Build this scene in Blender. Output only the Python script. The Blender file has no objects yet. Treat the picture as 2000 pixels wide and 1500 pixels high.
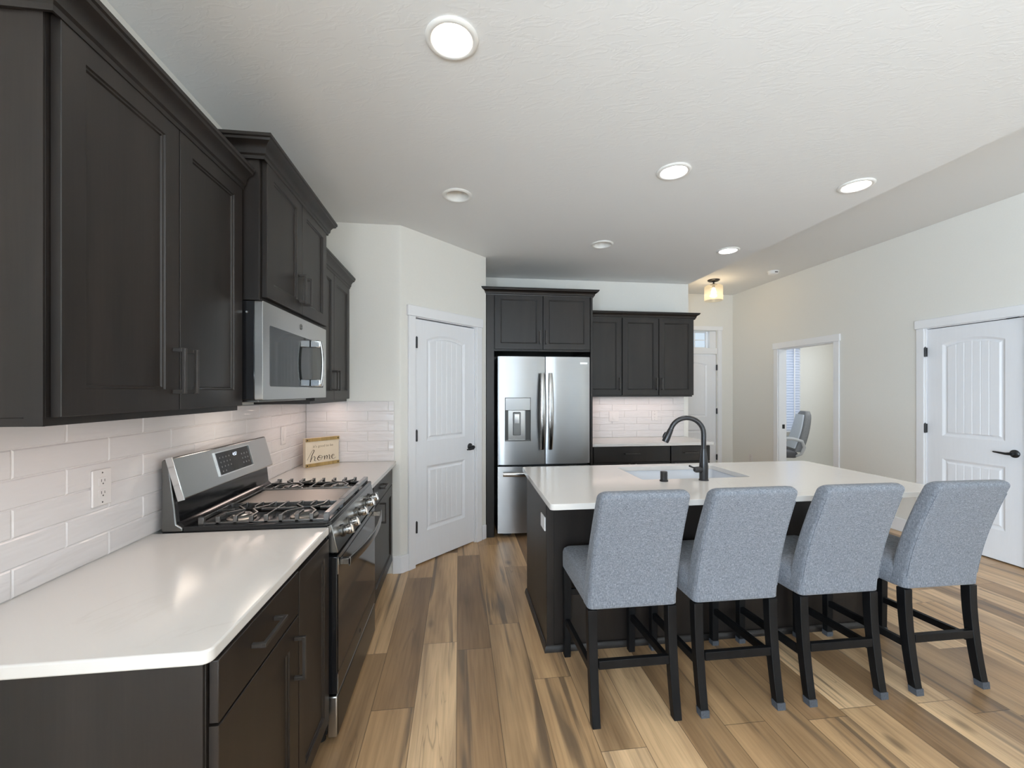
import bpy, bmesh, math, random
from mathutils import Vector, Matrix
random.seed(7)
R = math.radians
scene = bpy.context.scene
COL = scene.collection

# ------------------------------------------------------------------ camera, sky, lights, exposure
cam_d = bpy.data.cameras.new('camera')
cam_d.sensor_width = 36.0
cam_d.lens = 36.0 * 824 / 2000
cam_d.shift_y = 15 / 2000
cam_d.clip_start = 0.02
cam = bpy.data.objects.new('camera', cam_d)
COL.objects.link(cam)
cam.location = (0, 0, 1.43)
cam.rotation_euler = (R(90), 0, R(-7.2))
scene.camera = cam

world = bpy.data.worlds.new('sky')
scene.world = world
world.use_nodes = True
bg = world.node_tree.nodes['Background']
bg.inputs['Color'].default_value = (0.80, 0.90, 1.0, 1)
bg.inputs['Strength'].default_value = 1.0

vs = scene.view_settings
vs.view_transform = 'Standard'
vs.look = 'None'
vs.gamma = 1.0
vs.use_curve_mapping = False
vs.exposure = 0.0
scene.cycles.max_bounces = 14
scene.cycles.diffuse_bounces = 9
scene.cycles.glossy_bounces = 5
scene.cycles.transparent_max_bounces = 12
scene.cycles.sample_clamp_indirect = 6.0


def area(name, loc, rot, sx, sy, power, color, shape='RECTANGLE', spread=180):
    d = bpy.data.lights.new(name, 'AREA')
    d.shape = shape
    d.size = sx
    if shape in ('RECTANGLE', 'ELLIPSE'):
        d.size_y = sy
    d.energy = power
    d.color = color
    d.spread = R(spread)
    o = bpy.data.objects.new(name, d)
    o.location = loc
    o.rotation_euler = rot
    COL.objects.link(o)
    return o


DAY = (0.76, 0.88, 1.0)
FILL_TINT = (0.88, 0.94, 1.0)
area('patio_daylight', (0.4, -4.22, 1.20), (R(90), 0, 0), 2.3, 2.2, 32, DAY)
area('window_daylight', (3.65, -4.22, 1.55), (R(90), 0, 0), 1.2, 1.3, 14, DAY)
area('side_fill_light', (-1.40, -2.2, 1.35), (R(90), 0, R(-90)), 2.0, 1.7, 580, DAY)  # added fill that brightens the right wall through the added side window
# added fill lamps outside the glass, aimed up to brighten the ceiling
area('patio_uplight_fill', (0.6, -5.75, -0.02), (R(180), 0, 0), 3.4, 2.6, 930, FILL_TINT)
area('side_uplight_fill', (-2.75, -2.2, -0.02), (R(180), 0, 0), 2.4, 2.6, 800, FILL_TINT)
area('office_fill_light', (5.6, 5.2, 2.70), (0, 0, 0), 0.5, 0.5, 19, (0.93, 0.97, 1.0))  # added fill to brighten the office, no fixture behind it
UC = (1.0, 0.79, 0.70)
area('undercabinet_strip', (-0.95, 1.40, 1.350), (0, 0, 0), 0.04, 0.70, 0.55, UC)
area('undercabinet_strip', (-0.95, 2.98, 1.350), (0, 0, 0), 0.04, 0.70, 1.1, UC)
area('undercabinet_strip', (2.0, 4.66, 1.370), (0, 0, 0), 1.15, 0.04, 1.7, UC)
area('hood_lamp', (-0.95, 2.17, 1.385), (0, 0, 0), 0.10, 0.30, 0.9, (1.0, 0.86, 0.74))


# ------------------------------------------------------------------ materials
def new_mat(name):
    m = bpy.data.materials.new(name)
    m.use_nodes = True
    nt = m.node_tree
    return m, nt, nt.nodes['Principled BSDF']


def N(nt, t, **kw):
    n = nt.nodes.new(t)
    for k, v in kw.items():
        if k in n.inputs:
            n.inputs[k].default_value = v
        else:
            setattr(n, k, v)
    return n


def mapped(nt, scale, rot=(0, 0, 0)):
    tc = N(nt, 'ShaderNodeTexCoord')
    mp = N(nt, 'ShaderNodeMapping')
    mp.inputs['Scale'].default_value = scale
    mp.inputs['Rotation'].default_value = rot
    nt.links.new(tc.outputs['Object'], mp.inputs['Vector'])
    return mp.outputs['Vector']


def ramp(nt, fac, stops):
    r = N(nt, 'ShaderNodeValToRGB')
    el = r.color_ramp.elements
    while len(el) < len(stops):
        el.new(0.5)
    for e, (p, c) in zip(el, stops):
        e.position = p
        e.color = (*c, 1) if len(c) == 3 else c
    nt.links.new(fac, r.inputs['Fac'])
    return r.outputs['Color']


def bump(nt, b, height, strength, dist=0.01):
    n = N(nt, 'ShaderNodeBump')
    n.inputs['Strength'].default_value = strength
    n.inputs['Distance'].default_value = dist
    nt.links.new(height, n.inputs['Height'])
    nt.links.new(n.outputs['Normal'], b.inputs['Normal'])


def simple(name, col, rough=0.5, metal=0.0, noise=None, nb=0.0, ndist=0.002, var=0.0, spec=None, coat=0.0):
    """plain procedural material: base colour with a little noise variation and bump"""
    m, nt, b = new_mat(name)
    b.inputs['Roughness'].default_value = rough
    b.inputs['Metallic'].default_value = metal
    if spec is not None:
        b.inputs['Specular IOR Level'].default_value = spec
    if coat:
        b.inputs['Coat Weight'].default_value = coat
        b.inputs['Coat Roughness'].default_value = 0.08
    sc = noise or (6, 6, 6)
    nz = N(nt, 'ShaderNodeTexNoise')
    nz.inputs['Scale'].default_value = 1.0
    nz.inputs['Detail'].default_value = 4
    nt.links.new(mapped(nt, sc), nz.inputs['Vector'])
    lo = tuple(max(0, c * (1 - var)) for c in col)
    hi = tuple(min(1, c * (1 + var)) for c in col)
    nt.links.new(ramp(nt, nz.outputs['Fac'], [(0.3, lo), (0.7, hi)]), b.inputs['Base Color'])
    if nb:
        bump(nt, b, nz.outputs['Fac'], nb, ndist)
    return m


def emit(name, col, strength):
    m, nt, b = new_mat(name)
    b.inputs['Base Color'].default_value = (*col, 1)
    b.inputs['Emission Color'].default_value = (*col, 1)
    b.inputs['Emission Strength'].default_value = strength
    return m


def glass_pane(name, tint=(0.95, 0.98, 1.0), gl=0.08, rough=0.02):
    m, nt, b = new_mat(name)
    out = nt.nodes['Material Output']
    t = N(nt, 'ShaderNodeBsdfTransparent')
    t.inputs['Color'].default_value = (*tint, 1)
    g = N(nt, 'ShaderNodeBsdfGlossy')
    g.inputs['Roughness'].default_value = rough
    mx = N(nt, 'ShaderNodeMixShader')
    mx.inputs['Fac'].default_value = gl
    nt.links.new(t.outputs[0], mx.inputs[1])
    nt.links.new(g.outputs[0], mx.inputs[2])
    nt.links.new(mx.outputs[0], out.inputs['Surface'])
    return m


M = {}
M['wall'] = simple('wall_paint', (0.76, 0.745, 0.70), 0.7, noise=(90, 90, 90), nb=0.05, ndist=0.002, var=0.01)
M['trim'] = simple('trim_paint', (0.82, 0.825, 0.845), 0.38, noise=(4, 4, 4), var=0.01)
M['door'] = simple('door_paint', (0.81, 0.82, 0.85), 0.36, noise=(60, 60, 5), nb=0.03, ndist=0.001, var=0.01)
M['black'] = simple('black_hardware', (0.012, 0.012, 0.013), 0.38, noise=(40, 40, 40), var=0.2)
M['bronze'] = simple('dark_bronze', (0.062, 0.056, 0.052), 0.38, 0.55, noise=(30, 30, 30), var=0.15)
M['faucet'] = simple('oil_rubbed_bronze', (0.030, 0.029, 0.030), 0.28, 0.35, noise=(30, 30, 30), var=0.15)
M['leg'] = simple('black_wood', (0.0055, 0.0054, 0.0058), 0.45, noise=(40, 40, 6), nb=0.08, ndist=0.001, var=0.3, spec=0.2)
M['felt'] = simple('grey_felt', (0.055, 0.058, 0.066), 0.95, noise=(300, 300, 300), nb=0.2, var=0.3)
M['plastic'] = simple('white_plastic', (0.85, 0.84, 0.83), 0.32, noise=(5, 5, 5), var=0.01)
M['plate'] = simple('outlet_white', (0.72, 0.68, 0.66), 0.35, noise=(5, 5, 5), var=0.01)
M['slot'] = simple('slot_dark', (0.10, 0.09, 0.085), 0.6)
M['enamel'] = simple('black_enamel', (0.010, 0.010, 0.011), 0.13, noise=(8, 8, 8), var=0.1)
M['iron'] = simple('cast_iron', (0.022, 0.021, 0.020), 0.30, noise=(300, 300, 300), nb=0.03, ndist=0.001, var=0.2, spec=0.8, coat=1.0)
M['iron'].node_tree.nodes['Principled BSDF'].inputs['Coat IOR'].default_value = 1.9
M['iron'].node_tree.nodes['Principled BSDF'].inputs['Coat Roughness'].default_value = 0.2
M['darkglass'] = simple('oven_glass', (0.012, 0.0105, 0.010), 0.07, noise=(4, 4, 4), var=0.1, spec=0.32)
M['mwglass'] = simple('microwave_glass', (0.022, 0.025, 0.026), 0.05, noise=(4, 4, 4), var=0.1, spec=0.32)
M['chrome'] = simple('chrome', (0.72, 0.72, 0.72), 0.12, 1.0, noise=(20, 20, 20), var=0.04)
M['sink'] = simple('white_sink', (0.60, 0.62, 0.66), 0.22, noise=(4, 4, 4), var=0.01)
M['carpet'] = simple('beige_carpet', (0.50, 0.48, 0.44), 0.95, noise=(160, 160, 160), nb=0.5, ndist=0.004, var=0.18)
M['gold'] = simple('gilded_wood', (0.40, 0.27, 0.10), 0.42, 0.25, noise=(40, 40, 8), var=0.25)
M['signface'] = simple('cream_card', (0.70, 0.60, 0.46), 0.6, noise=(6, 6, 6), var=0.04)
M['ink'] = simple('brown_ink', (0.06, 0.04, 0.022), 0.6)
M['ink_light'] = simple('faded_ink', (0.30, 0.24, 0.16), 0.6)
M['chairgrey'] = simple('grey_leatherette', (0.23, 0.235, 0.245), 0.55, noise=(50, 50, 50), nb=0.05, var=0.08)
M['chairdark'] = simple('dark_grey_plastic', (0.10, 0.10, 0.11), 0.5)
M['chairarm'] = simple('silver_plastic', (0.55, 0.56, 0.58), 0.35)
M['chairlit'] = simple('leatherette_window_lit', (0.62, 0.67, 0.74), 0.45, noise=(50, 50, 50), nb=0.05, var=0.03)  # window light on the grey chair back, put in as a paler colour
M['blind'] = simple('white_blind', (0.82, 0.84, 0.88), 0.5, noise=(5, 5, 5), var=0.01)
M['slat'] = simple('translucent_slat', (0.85, 0.87, 0.92), 0.5, noise=(5, 5, 5), var=0.01)
_nt = M['slat'].node_tree
_tr = N(_nt, 'ShaderNodeBsdfTranslucent')
_tr.inputs['Color'].default_value = (0.9, 0.93, 1.0, 1)
_mx = N(_nt, 'ShaderNodeMixShader')
_mx.inputs['Fac'].default_value = 0.55
_nt.links.new(_nt.nodes['Principled BSDF'].outputs[0], _mx.inputs[1])
_nt.links.new(_tr.outputs[0], _mx.inputs[2])
_nt.links.new(_mx.outputs[0], _nt.nodes['Material Output'].inputs['Surface'])
M['can'] = simple('white_can', (0.80, 0.79, 0.76), 0.35, noise=(5, 5, 5), var=0.01)
M['offlens'] = simple('unlit_lens', (0.52, 0.52, 0.51), 0.3, noise=(5, 5, 5), var=0.02)
M['gasket'] = simple('dark_gasket', (0.02, 0.02, 0.022), 0.6)
M['gasket_grey'] = simple('charcoal_plastic', (0.05, 0.048, 0.045), 0.35)
M['chrome_dark'] = simple('satin_chrome', (0.42, 0.41, 0.40), 0.16, 1.0, noise=(20, 20, 20), var=0.03)
M['toe'] = simple('toe_kick_black', (0.014, 0.013, 0.012), 0.6)
M['glass'] = glass_pane('window_glass')
M['lit_warm'] = emit('lamp_warm', (1.0, 0.90, 0.74), 5.0)
M['lit_cool'] = emit('lamp_cool', (0.97, 0.97, 1.0), 5.0)
M['digits'] = emit('clock_digits', (0.72, 0.82, 1.0), 1.0)
M['bulb'] = emit('bulb_glow', (1.0, 0.93, 0.82), 5.0)
M['keys'] = simple('printed_keys', (0.16, 0.16, 0.16), 0.4)


def ceiling_mat():
    m, nt, b = new_mat('knockdown_ceiling')
    b.inputs['Base Color'].default_value = (0.765, 0.768, 0.762, 1)
    b.inputs['Roughness'].default_value = 0.75
    v = mapped(nt, (1, 1, 1), (0, 0, R(18)))
    n1 = N(nt, 'ShaderNodeTexNoise', Scale=9.0, Detail=6.0, Distortion=0.7)
    mp = N(nt, 'ShaderNodeMapping')
    mp.inputs['Scale'].default_value = (1.0, 2.6, 1.0)
    nt.links.new(v, mp.inputs['Vector'])
    nt.links.new(mp.outputs[0], n1.inputs['Vector'])
    h = ramp(nt, n1.outputs['Fac'], [(0.50, (0, 0, 0)), (0.535, (1, 1, 1)), (0.60, (0.55, 0.55, 0.55)), (0.66, (0, 0, 0))])
    bump(nt, b, h, 0.10, 0.004)
    return m


M['ceiling'] = ceiling_mat()


def cabinet_mat():
    m, nt, b = new_mat('espresso_wood')
    b.inputs['Roughness'].default_value = 0.40
    b.inputs['Specular IOR Level'].default_value = 0.46
    n1 = N(nt, 'ShaderNodeTexNoise', Scale=1.0, Detail=6.0, Distortion=0.4)
    nt.links.new(mapped(nt, (9, 9, 1.1)), n1.inputs['Vector'])
    n2 = N(nt, 'ShaderNodeTexNoise', Scale=1.0, Detail=3.0)
    nt.links.new(mapped(nt, (160, 160, 5)), n2.inputs['Vector'])
    mx = N(nt, 'ShaderNodeMath', operation='MULTIPLY_ADD')
    nt.links.new(n2.outputs['Fac'], mx.inputs[0])
    mx.inputs[1].default_value = 0.30
    nt.links.new(n1.outputs['Fac'], mx.inputs[2])
    c = ramp(nt, mx.outputs[0], [(0.45, (0.0080, 0.0058, 0.0048)), (0.68, (0.0125, 0.0092, 0.0076)), (0.86, (0.019, 0.0140, 0.0115))])
    nt.links.new(c, b.inputs['Base Color'])
    bump(nt, b, n2.outputs['Fac'], 0.04, 0.001)
    return m


M['cab'] = cabinet_mat()


def steel_mat(name, col, rough, sc, rot=None):
    m, nt, b = new_mat(name)
    b.inputs['Metallic'].default_value = 1.0
    n1 = N(nt, 'ShaderNodeTexNoise', Scale=1.0, Detail=3.0)
    nt.links.new(mapped(nt, sc), n1.inputs['Vector'])
    lo = tuple(c * 0.985 for c in col)
    hi = tuple(c * 1.015 for c in col)
    nt.links.new(ramp(nt, n1.outputs['Fac'], [(0.3, lo), (0.7, hi)]), b.inputs['Base Color'])
    b.inputs['Roughness'].default_value = rough
    if rot is not None:
        b.inputs['Anisotropic'].default_value = 0.7
        b.inputs['Anisotropic Rotation'].default_value = rot
        tg = N(nt, 'ShaderNodeTangent')
        tg.direction_type = 'RADIAL'
        tg.axis = 'Z'
        nt.links.new(tg.outputs[0], b.inputs['Tangent'])
    return m


M['steel'] = steel_mat('brushed_steel', (0.41, 0.415, 0.42), 0.30, (2, 2, 420), 0.25)
M['steel_h'] = steel_mat('brushed_steel_horizontal', (0.56, 0.555, 0.54), 0.28, (6, 6, 420))
M['steel_mid'] = steel_mat('grey_steel', (0.34, 0.335, 0.325), 0.27, (6, 6, 420))
M['steel_black'] = steel_mat('black_steel', (0.085, 0.081, 0.077), 0.30, (6, 6, 420))
M['steel_mid2'] = steel_mat('control_panel_steel', (0.50, 0.49, 0.475), 0.24, (6, 6, 420))
M['griddle'] = steel_mat('griddle_steel', (0.46, 0.43, 0.40), 0.42, (8, 300, 8))
M['steel_dark'] = steel_mat('dark_steel', (0.19, 0.187, 0.18), 0.30, (2, 2, 300))


def quartz_mat():
    m, nt, b = new_mat('white_quartz')
    b.inputs['Roughness'].default_value = 0.13
    v = mapped(nt, (1, 1, 1), (0, 0, R(35)))
    n1 = N(nt, 'ShaderNodeTexNoise', Scale=1.6, Detail=6.0, Distortion=2.2)
    nt.links.new(v, n1.inputs['Vector'])
    vein = ramp(nt, n1.outputs['Fac'], [(0.485, (0, 0, 0)), (0.5, (1, 1, 1)), (0.515, (0, 0, 0))])
    n2 = N(nt, 'ShaderNodeTexNoise', Scale=3.0, Detail=2.0)
    nt.links.new(v, n2.inputs['Vector'])
    m2 = ramp(nt, n2.outputs['Fac'], [(0.54, (0, 0, 0)), (0.74, (0.24, 0.24, 0.24))])
    mul = N(nt, 'ShaderNodeMath', operation='MULTIPLY')
    nt.links.new(vein, mul.inputs[0])
    nt.links.new(m2, mul.inputs[1])
    mix = N(nt, 'ShaderNodeMix', data_type='RGBA')
    mix.inputs['A'].default_value = (0.64, 0.612, 0.58, 1)
    mix.inputs['B'].default_value = (0.42, 0.37, 0.32, 1)
    nt.links.new(mul.outputs[0], mix.inputs['Factor'])
    nt.links.new(mix.outputs['Result'], b.inputs['Base Color'])
    return m


M['quartz'] = quartz_mat()


def tile_mat():
    m, nt, b = new_mat('glossy_wavy_tile')
    b.inputs['Base Color'].default_value = (0.695, 0.66, 0.652, 1)
    b.inputs['Roughness'].default_value = 0.13
    n1 = N(nt, 'ShaderNodeTexNoise', Scale=1.0, Detail=2.0, Distortion=0.3)
    nt.links.new(mapped(nt, (4.5, 4.5, 26)), n1.inputs['Vector'])
    bump(nt, b, n1.outputs['Fac'], 0.75, 0.008)
    return m


M['tile'] = tile_mat()
M['grout'] = simple('pale_grout', (0.68, 0.655, 0.64), 0.8, noise=(200, 200, 200), var=0.04)


def fabric_mat():
    m, nt, b = new_mat('grey_blue_linen')
    b.inputs['Roughness'].default_value = 0.92
    b.inputs['Specular IOR Level'].default_value = 0.15
    b.inputs['Sheen Weight'].default_value = 0.12
    n1 = N(nt, 'ShaderNodeTexNoise', Scale=1.0, Detail=3.0)
    nt.links.new(mapped(nt, (430, 430, 62)), n1.inputs['Vector'])
    n2 = N(nt, 'ShaderNodeTexNoise', Scale=1.0, Detail=3.0)
    nt.links.new(mapped(nt, (90, 90, 460)), n2.inputs['Vector'])
    a = N(nt, 'ShaderNodeMath', operation='MULTIPLY')
    nt.links.new(n1.outputs['Fac'], a.inputs[0])
    a.inputs[1].default_value = 0.58
    h = N(nt, 'ShaderNodeMath', operation='MULTIPLY_ADD')
    nt.links.new(n2.outputs['Fac'], h.inputs[0])
    h.inputs[1].default_value = 0.42
    nt.links.new(a.outputs[0], h.inputs[2])
    c = ramp(nt, h.outputs[0], [(0.33, (0.080, 0.087, 0.102)), (0.45, (0.140, 0.150, 0.171)), (0.54, (0.178, 0.190, 0.213)), (0.67, (0.29, 0.305, 0.33))])
    nt.links.new(c, b.inputs['Base Color'])
    bump(nt, b, h.outputs[0], 0.35, 0.002)
    return m


M['fabric'] = fabric_mat()


def floor_mat():
    m, nt, b = new_mat('oak_plank_floor')
    L = nt.links.new
    W, LEN, X0 = 0.19, 1.35, -0.0095

    def math1(op, a, bv=None, c=None):
        n = N(nt, 'ShaderNodeMath', operation=op)
        for i, x in enumerate((a, bv, c)):
            if x is None:
                continue
            if isinstance(x, (int, float)):
                n.inputs[i].default_value = x
            else:
                L(x, n.inputs[i])
        return n.outputs[0]

    tc = N(nt, 'ShaderNodeTexCoord')
    sx = N(nt, 'ShaderNodeSeparateXYZ')
    L(tc.outputs['Object'], sx.inputs[0])
    x, y = sx.outputs['X'], sx.outputs['Y']
    u = math1('DIVIDE', math1('SUBTRACT', x, X0), W)
    row = math1('FLOOR', u)
    uf = math1('FRACT', u)
    wn = N(nt, 'ShaderNodeTexWhiteNoise', noise_dimensions='1D')
    L(row, wn.inputs['W'])
    v = math1('ADD', math1('DIVIDE', y, LEN), math1('MULTIPLY', wn.outputs['Value'], 7.31))
    pl = math1('FLOOR', v)
    vf = math1('FRACT', v)
    cid = N(nt, 'ShaderNodeCombineXYZ')
    L(row, cid.inputs[0])
    L(pl, cid.inputs[1])
    wid = N(nt, 'ShaderNodeTexWhiteNoise', noise_dimensions='2D')
    L(cid.outputs[0], wid.inputs['Vector'])
    pid = wid.outputs['Value']
    # grain coordinates, different on every plank
    gc = N(nt, 'ShaderNodeCombineXYZ')
    L(x, gc.inputs[0])
    L(y, gc.inputs[1])
    L(math1('MULTIPLY', pid, 37.0), gc.inputs[2])

    def noise(sc, det, dist):
        mp = N(nt, 'ShaderNodeMapping')
        mp.inputs['Scale'].default_value = sc
        L(gc.outputs[0], mp.inputs['Vector'])
        n = N(nt, 'ShaderNodeTexNoise', Scale=1.0, Detail=det, Distortion=dist)
        L(mp.outputs[0], n.inputs['Vector'])
        return n.outputs['Fac']

    tone = ramp(nt, pid, [(0.0, (0.27, 0.163, 0.083)), (0.3, (0.375, 0.232, 0.118)), (0.62, (0.475, 0.304, 0.160)), (1.0, (0.60, 0.410, 0.238))])

    def mixc(fac, a, bcol, mode='MIX'):
        n = N(nt, 'ShaderNodeMix', data_type='RGBA', blend_type=mode)
        if isinstance(fac, float):
            n.inputs['Factor'].default_value = fac
        else:
            L(fac, n.inputs['Factor'])
        L(a, n.inputs['A'])
        if isinstance(bcol, tuple):
            n.inputs['B'].default_value = (*bcol, 1)
        else:
            L(bcol, n.inputs['B'])
        return n.outputs['Result']

    broad = ramp(nt, noise((5.5, 0.75, 1), 3, 0.6), [(0.28, (0.50, 0.48, 0.47)), (0.48, (1.0, 1.0, 1.0)), (0.72, (1.34, 1.36, 1.36))])
    c = mixc(1.0, tone, broad, 'MULTIPLY')
    fine = ramp(nt, noise((75, 3.0, 1), 5, 0.4), [(0.30, (0.80, 0.78, 0.76)), (0.55, (1, 1, 1)), (0.75, (1.08, 1.08, 1.08))])
    c = mixc(1.0, c, fine, 'MULTIPLY')
    streak = ramp(nt, noise((13, 0.55, 1), 3, 0.9), [(0.575, (0, 0, 0)), (0.68, (0.72, 0.72, 0.72))])
    c = mixc(streak, c, (0.085, 0.062, 0.045))
    crack = ramp(nt, noise((13, 0.7, 1), 3, 0.7), [(0.490, (0, 0, 0)), (0.5, (0.40, 0.40, 0.40)), (0.510, (0, 0, 0))])
    crackm = ramp(nt, noise((3.0, 0.8, 2), 2, 0.0), [(0.54, (0, 0, 0)), (0.64, (1, 1, 1))])
    c = mixc(math1('MULTIPLY', crack, crackm), c, (0.055, 0.035, 0.022))
    # knots
    kp = N(nt, 'ShaderNodeMapping')
    kp.inputs['Scale'].default_value = (4.2, 1.9, 1)
    L(gc.outputs[0], kp.inputs['Vector'])
    vo = N(nt, 'ShaderNodeTexVoronoi', Scale=1.0, Randomness=1.0)
    L(kp.outputs[0], vo.inputs['Vector'])
    kn = ramp(nt, vo.outputs['Distance'], [(0.035, (1, 1, 1)), (0.13, (0, 0, 0))])
    c = mixc(math1('MULTIPLY', kn, 0.75), c, (0.05, 0.032, 0.022))
    # seams
    e1 = math1('MINIMUM', uf, math1('SUBTRACT', 1.0, uf))
    e2 = math1('MULTIPLY', math1('MINIMUM', vf, math1('SUBTRACT', 1.0, vf)), LEN / W)
    e = math1('MINIMUM', e1, e2)
    sm = ramp(nt, e, [(0.003, (1, 1, 1)), (0.010, (0, 0, 0))])
    c = mixc(math1('MULTIPLY', sm, 0.78), c, (0.045, 0.030, 0.020))
    L(c, b.inputs['Base Color'])
    b.inputs['Roughness'].default_value = 0.33
    b.inputs['Specular IOR Level'].default_value = 0.5
    hb = math1('SUBTRACT', math1('MULTIPLY', noise((75, 3.0, 1), 5, 0.4), 0.25), sm)
    bump(nt, b, hb, 0.25, 0.002)
    return m


M['floor'] = floor_mat()


def shade_mat():
    m, nt, b = new_mat('seeded_glass_shade')
    out = nt.nodes['Material Output']
    t = N(nt, 'ShaderNodeBsdfTransparent')
    t.inputs['Color'].default_value = (1.0, 0.97, 0.90, 1)
    tr = N(nt, 'ShaderNodeBsdfTranslucent')
    tr.inputs['Color'].default_value = (0.95, 0.91, 0.82, 1)
    g = N(nt, 'ShaderNodeBsdfGlossy')
    g.inputs['Roughness'].default_value = 0.15
    m1 = N(nt, 'ShaderNodeMixShader')
    nz = N(nt, 'ShaderNodeTexNoise', Scale=1.0, Detail=2.0)
    nt.links.new(mapped(nt, (60, 60, 60)), nz.inputs['Vector'])
    f = ramp(nt, nz.outputs['Fac'], [(0.3, (0.06, 0.06, 0.06)), (0.7, (0.11, 0.11, 0.11))])
    nt.links.new(f, m1.inputs['Fac'])
    nt.links.new(t.outputs[0], m1.inputs[1])
    nt.links.new(tr.outputs[0], m1.inputs[2])
    m2 = N(nt, 'ShaderNodeMixShader')
    m2.inputs['Fac'].default_value = 0.06
    nt.links.new(m1.outputs[0], m2.inputs[1])
    nt.links.new(g.outputs[0], m2.inputs[2])
    nt.links.new(m2.outputs[0], out.inputs['Surface'])
    return m


M['shade'] = shade_mat()


# ------------------------------------------------------------------ mesh helpers
def FR(o, u, n, w=(0, 0, 1)):
    """frame: a along u, b along n (outwards), c along w"""
    m = Matrix.Identity(4)
    for i, c in enumerate((u, n, w)):
        c = Vector(c).normalized()
        for r in range(3):
            m[r][i] = c[r]
    for r in range(3):
        m[r][3] = o[r]
    return m


class MB:
    def __init__(s, F=None):
        s.bm = bmesh.new()
        s.F = F

    def v(s, p):
        p = Vector(p)
        return s.bm.verts.new(s.F @ p if s.F is not None else p)

    def f(s, vs):
        try:
            return s.bm.faces.new(vs)
        except ValueError:
            return None

    def box(s, a0, a1, b0, b1, c0, c1):
        p = [s.v((a, b, c)) for c in (c0, c1) for b in (b0, b1) for a in (a0, a1)]
        for q in ((0, 1, 3, 2), (4, 6, 7, 5), (0, 4, 5, 1), (2, 3, 7, 6), (0, 2, 6, 4), (1, 5, 7, 3)):
            s.f([p[i] for i in q])
        return s

    def prism(s, poly, h0, h1, ax=(0, 1, 2), holes=()):
        """polygon in two axes pulled along the third; ax gives where poly x, poly y and height go"""
        def P(q, h):
            r = [0, 0, 0]
            r[ax[0]], r[ax[1]], r[ax[2]] = q[0], q[1], h
            return s.v(r)
        rings = []
        for lp in (poly, *holes):
            lo = [P(q, h0) for q in lp]
            hi = [P(q, h1) for q in lp]
            n = len(lp)
            for i in range(n):
                s.f([lo[i], lo[(i + 1) % n], hi[(i + 1) % n], hi[i]])
            rings.append((lo, hi))
        if not holes:
            s.f(rings[0][0][::-1])
            s.f(rings[0][1])
        else:
            for k in (0, 1):
                es = []
                for rg in rings:
                    r = rg[k]
                    for i in range(len(r)):
                        e = s.bm.edges.get((r[i], r[(i + 1) % len(r)]))
                        es.append(e)
                bmesh.ops.triangle_fill(s.bm, use_beauty=True, use_dissolve=False, edges=es)
        return s

    def loft(s, rings, cap0=True, cap1=True, closed=True):
        vr = [[s.v(p) for p in r] for r in rings]
        n = len(vr[0])
        for a, b in zip(vr, vr[1:]):
            for i in range(n if closed else n - 1):
                j = (i + 1) % n
                s.f([a[i], a[j], b[j], b[i]])
        if cap0 and closed:
            s.f(vr[0][::-1])
        if cap1 and closed:
            s.f(vr[-1])
        return s

    def lathe(s, prof, c=(0, 0, 0), n=24, axis='c', cap0=True, cap1=True):
        rings = []
        for r, h in prof:
            ring = []
            for i in range(n):
                t = 2 * math.pi * i / n
                x, y = r * math.cos(t), r * math.sin(t)
                if axis == 'c':
                    ring.append((c[0] + x, c[1] + y, c[2] + h))
                elif axis == 'b':
                    ring.append((c[0] + x, c[1] + h, c[2] + y))
                else:
                    ring.append((c[0] + h, c[1] + x, c[2] + y))
            rings.append(ring)
        return s.loft(rings, cap0, cap1)

    def tube(s, pts, r, n=10, cap=True):
        pts = [Vector(p) for p in pts]
        rs = r if isinstance(r, (list, tuple)) else [r] * len(pts)
        rings = []
        up = None
        for i, p in enumerate(pts):
            d = (pts[min(i + 1, len(pts) - 1)] - pts[max(i - 1, 0)]).normalized()
            if up is None:
                up = Vector((0, 0, 1)) if abs(d.z) < 0.9 else Vector((1, 0, 0))
            sd = d.cross(up).normalized()
            up = sd.cross(d).normalized()
            rings.append([p + rs[i] * (math.cos(2 * math.pi * k / n) * sd + math.sin(2 * math.pi * k / n) * up) for k in range(n)])
        return s.loft(rings, cap, cap)

    def bar(s, p0, p1, w, h):
        """square bar from p0 to p1 (w across, h in the up direction)"""
        p0, p1 = Vector(p0), Vector(p1)
        d = (p1 - p0).normalized()
        up = Vector((0, 0, 1)) if abs(d.z) < 0.95 else Vector((0, 1, 0))
        sd = d.cross(up).normalized()
        up = sd.cross(d).normalized()
        rings = [[p + sd * sx * w / 2 + up * sz * h / 2 for sx, sz in ((-1, -1), (1, -1), (1, 1), (-1, 1))] for p in (p0, p1)]
        return s.loft(rings)

    def sweep(s, prof, path, skip0=False):
        """profile (out, z) swept along an XY path with mitred corners; outwards = right of travel"""
        n = len(path)
        P = [Vector((p[0], p[1])) for p in path]
        rings = []
        for i in range(n):
            ns = []
            if i > 0:
                d = (P[i] - P[i - 1]).normalized()
                ns.append(Vector((d.y, -d.x)))
            if i < n - 1:
                d = (P[i + 1] - P[i]).normalized()
                ns.append(Vector((d.y, -d.x)))
            if len(ns) == 2:
                m = (ns[0] + ns[1]).normalized()
                m = m / max(0.2, m.dot(ns[0]))
            else:
                m = ns[0]
            rings.append([(P[i].x + m.x * o, P[i].y + m.y * o, z) for o, z in prof])
        return s.loft(rings[1:] if skip0 else rings)


def tag(o, label=None, cat=None, group=None, kind=None):
    if label:
        o['label'] = label
    if cat:
        o['category'] = cat
    if group:
        o['group'] = group
    if kind:
        o['kind'] = kind
    return o


ROOTLOC = {}


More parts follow.
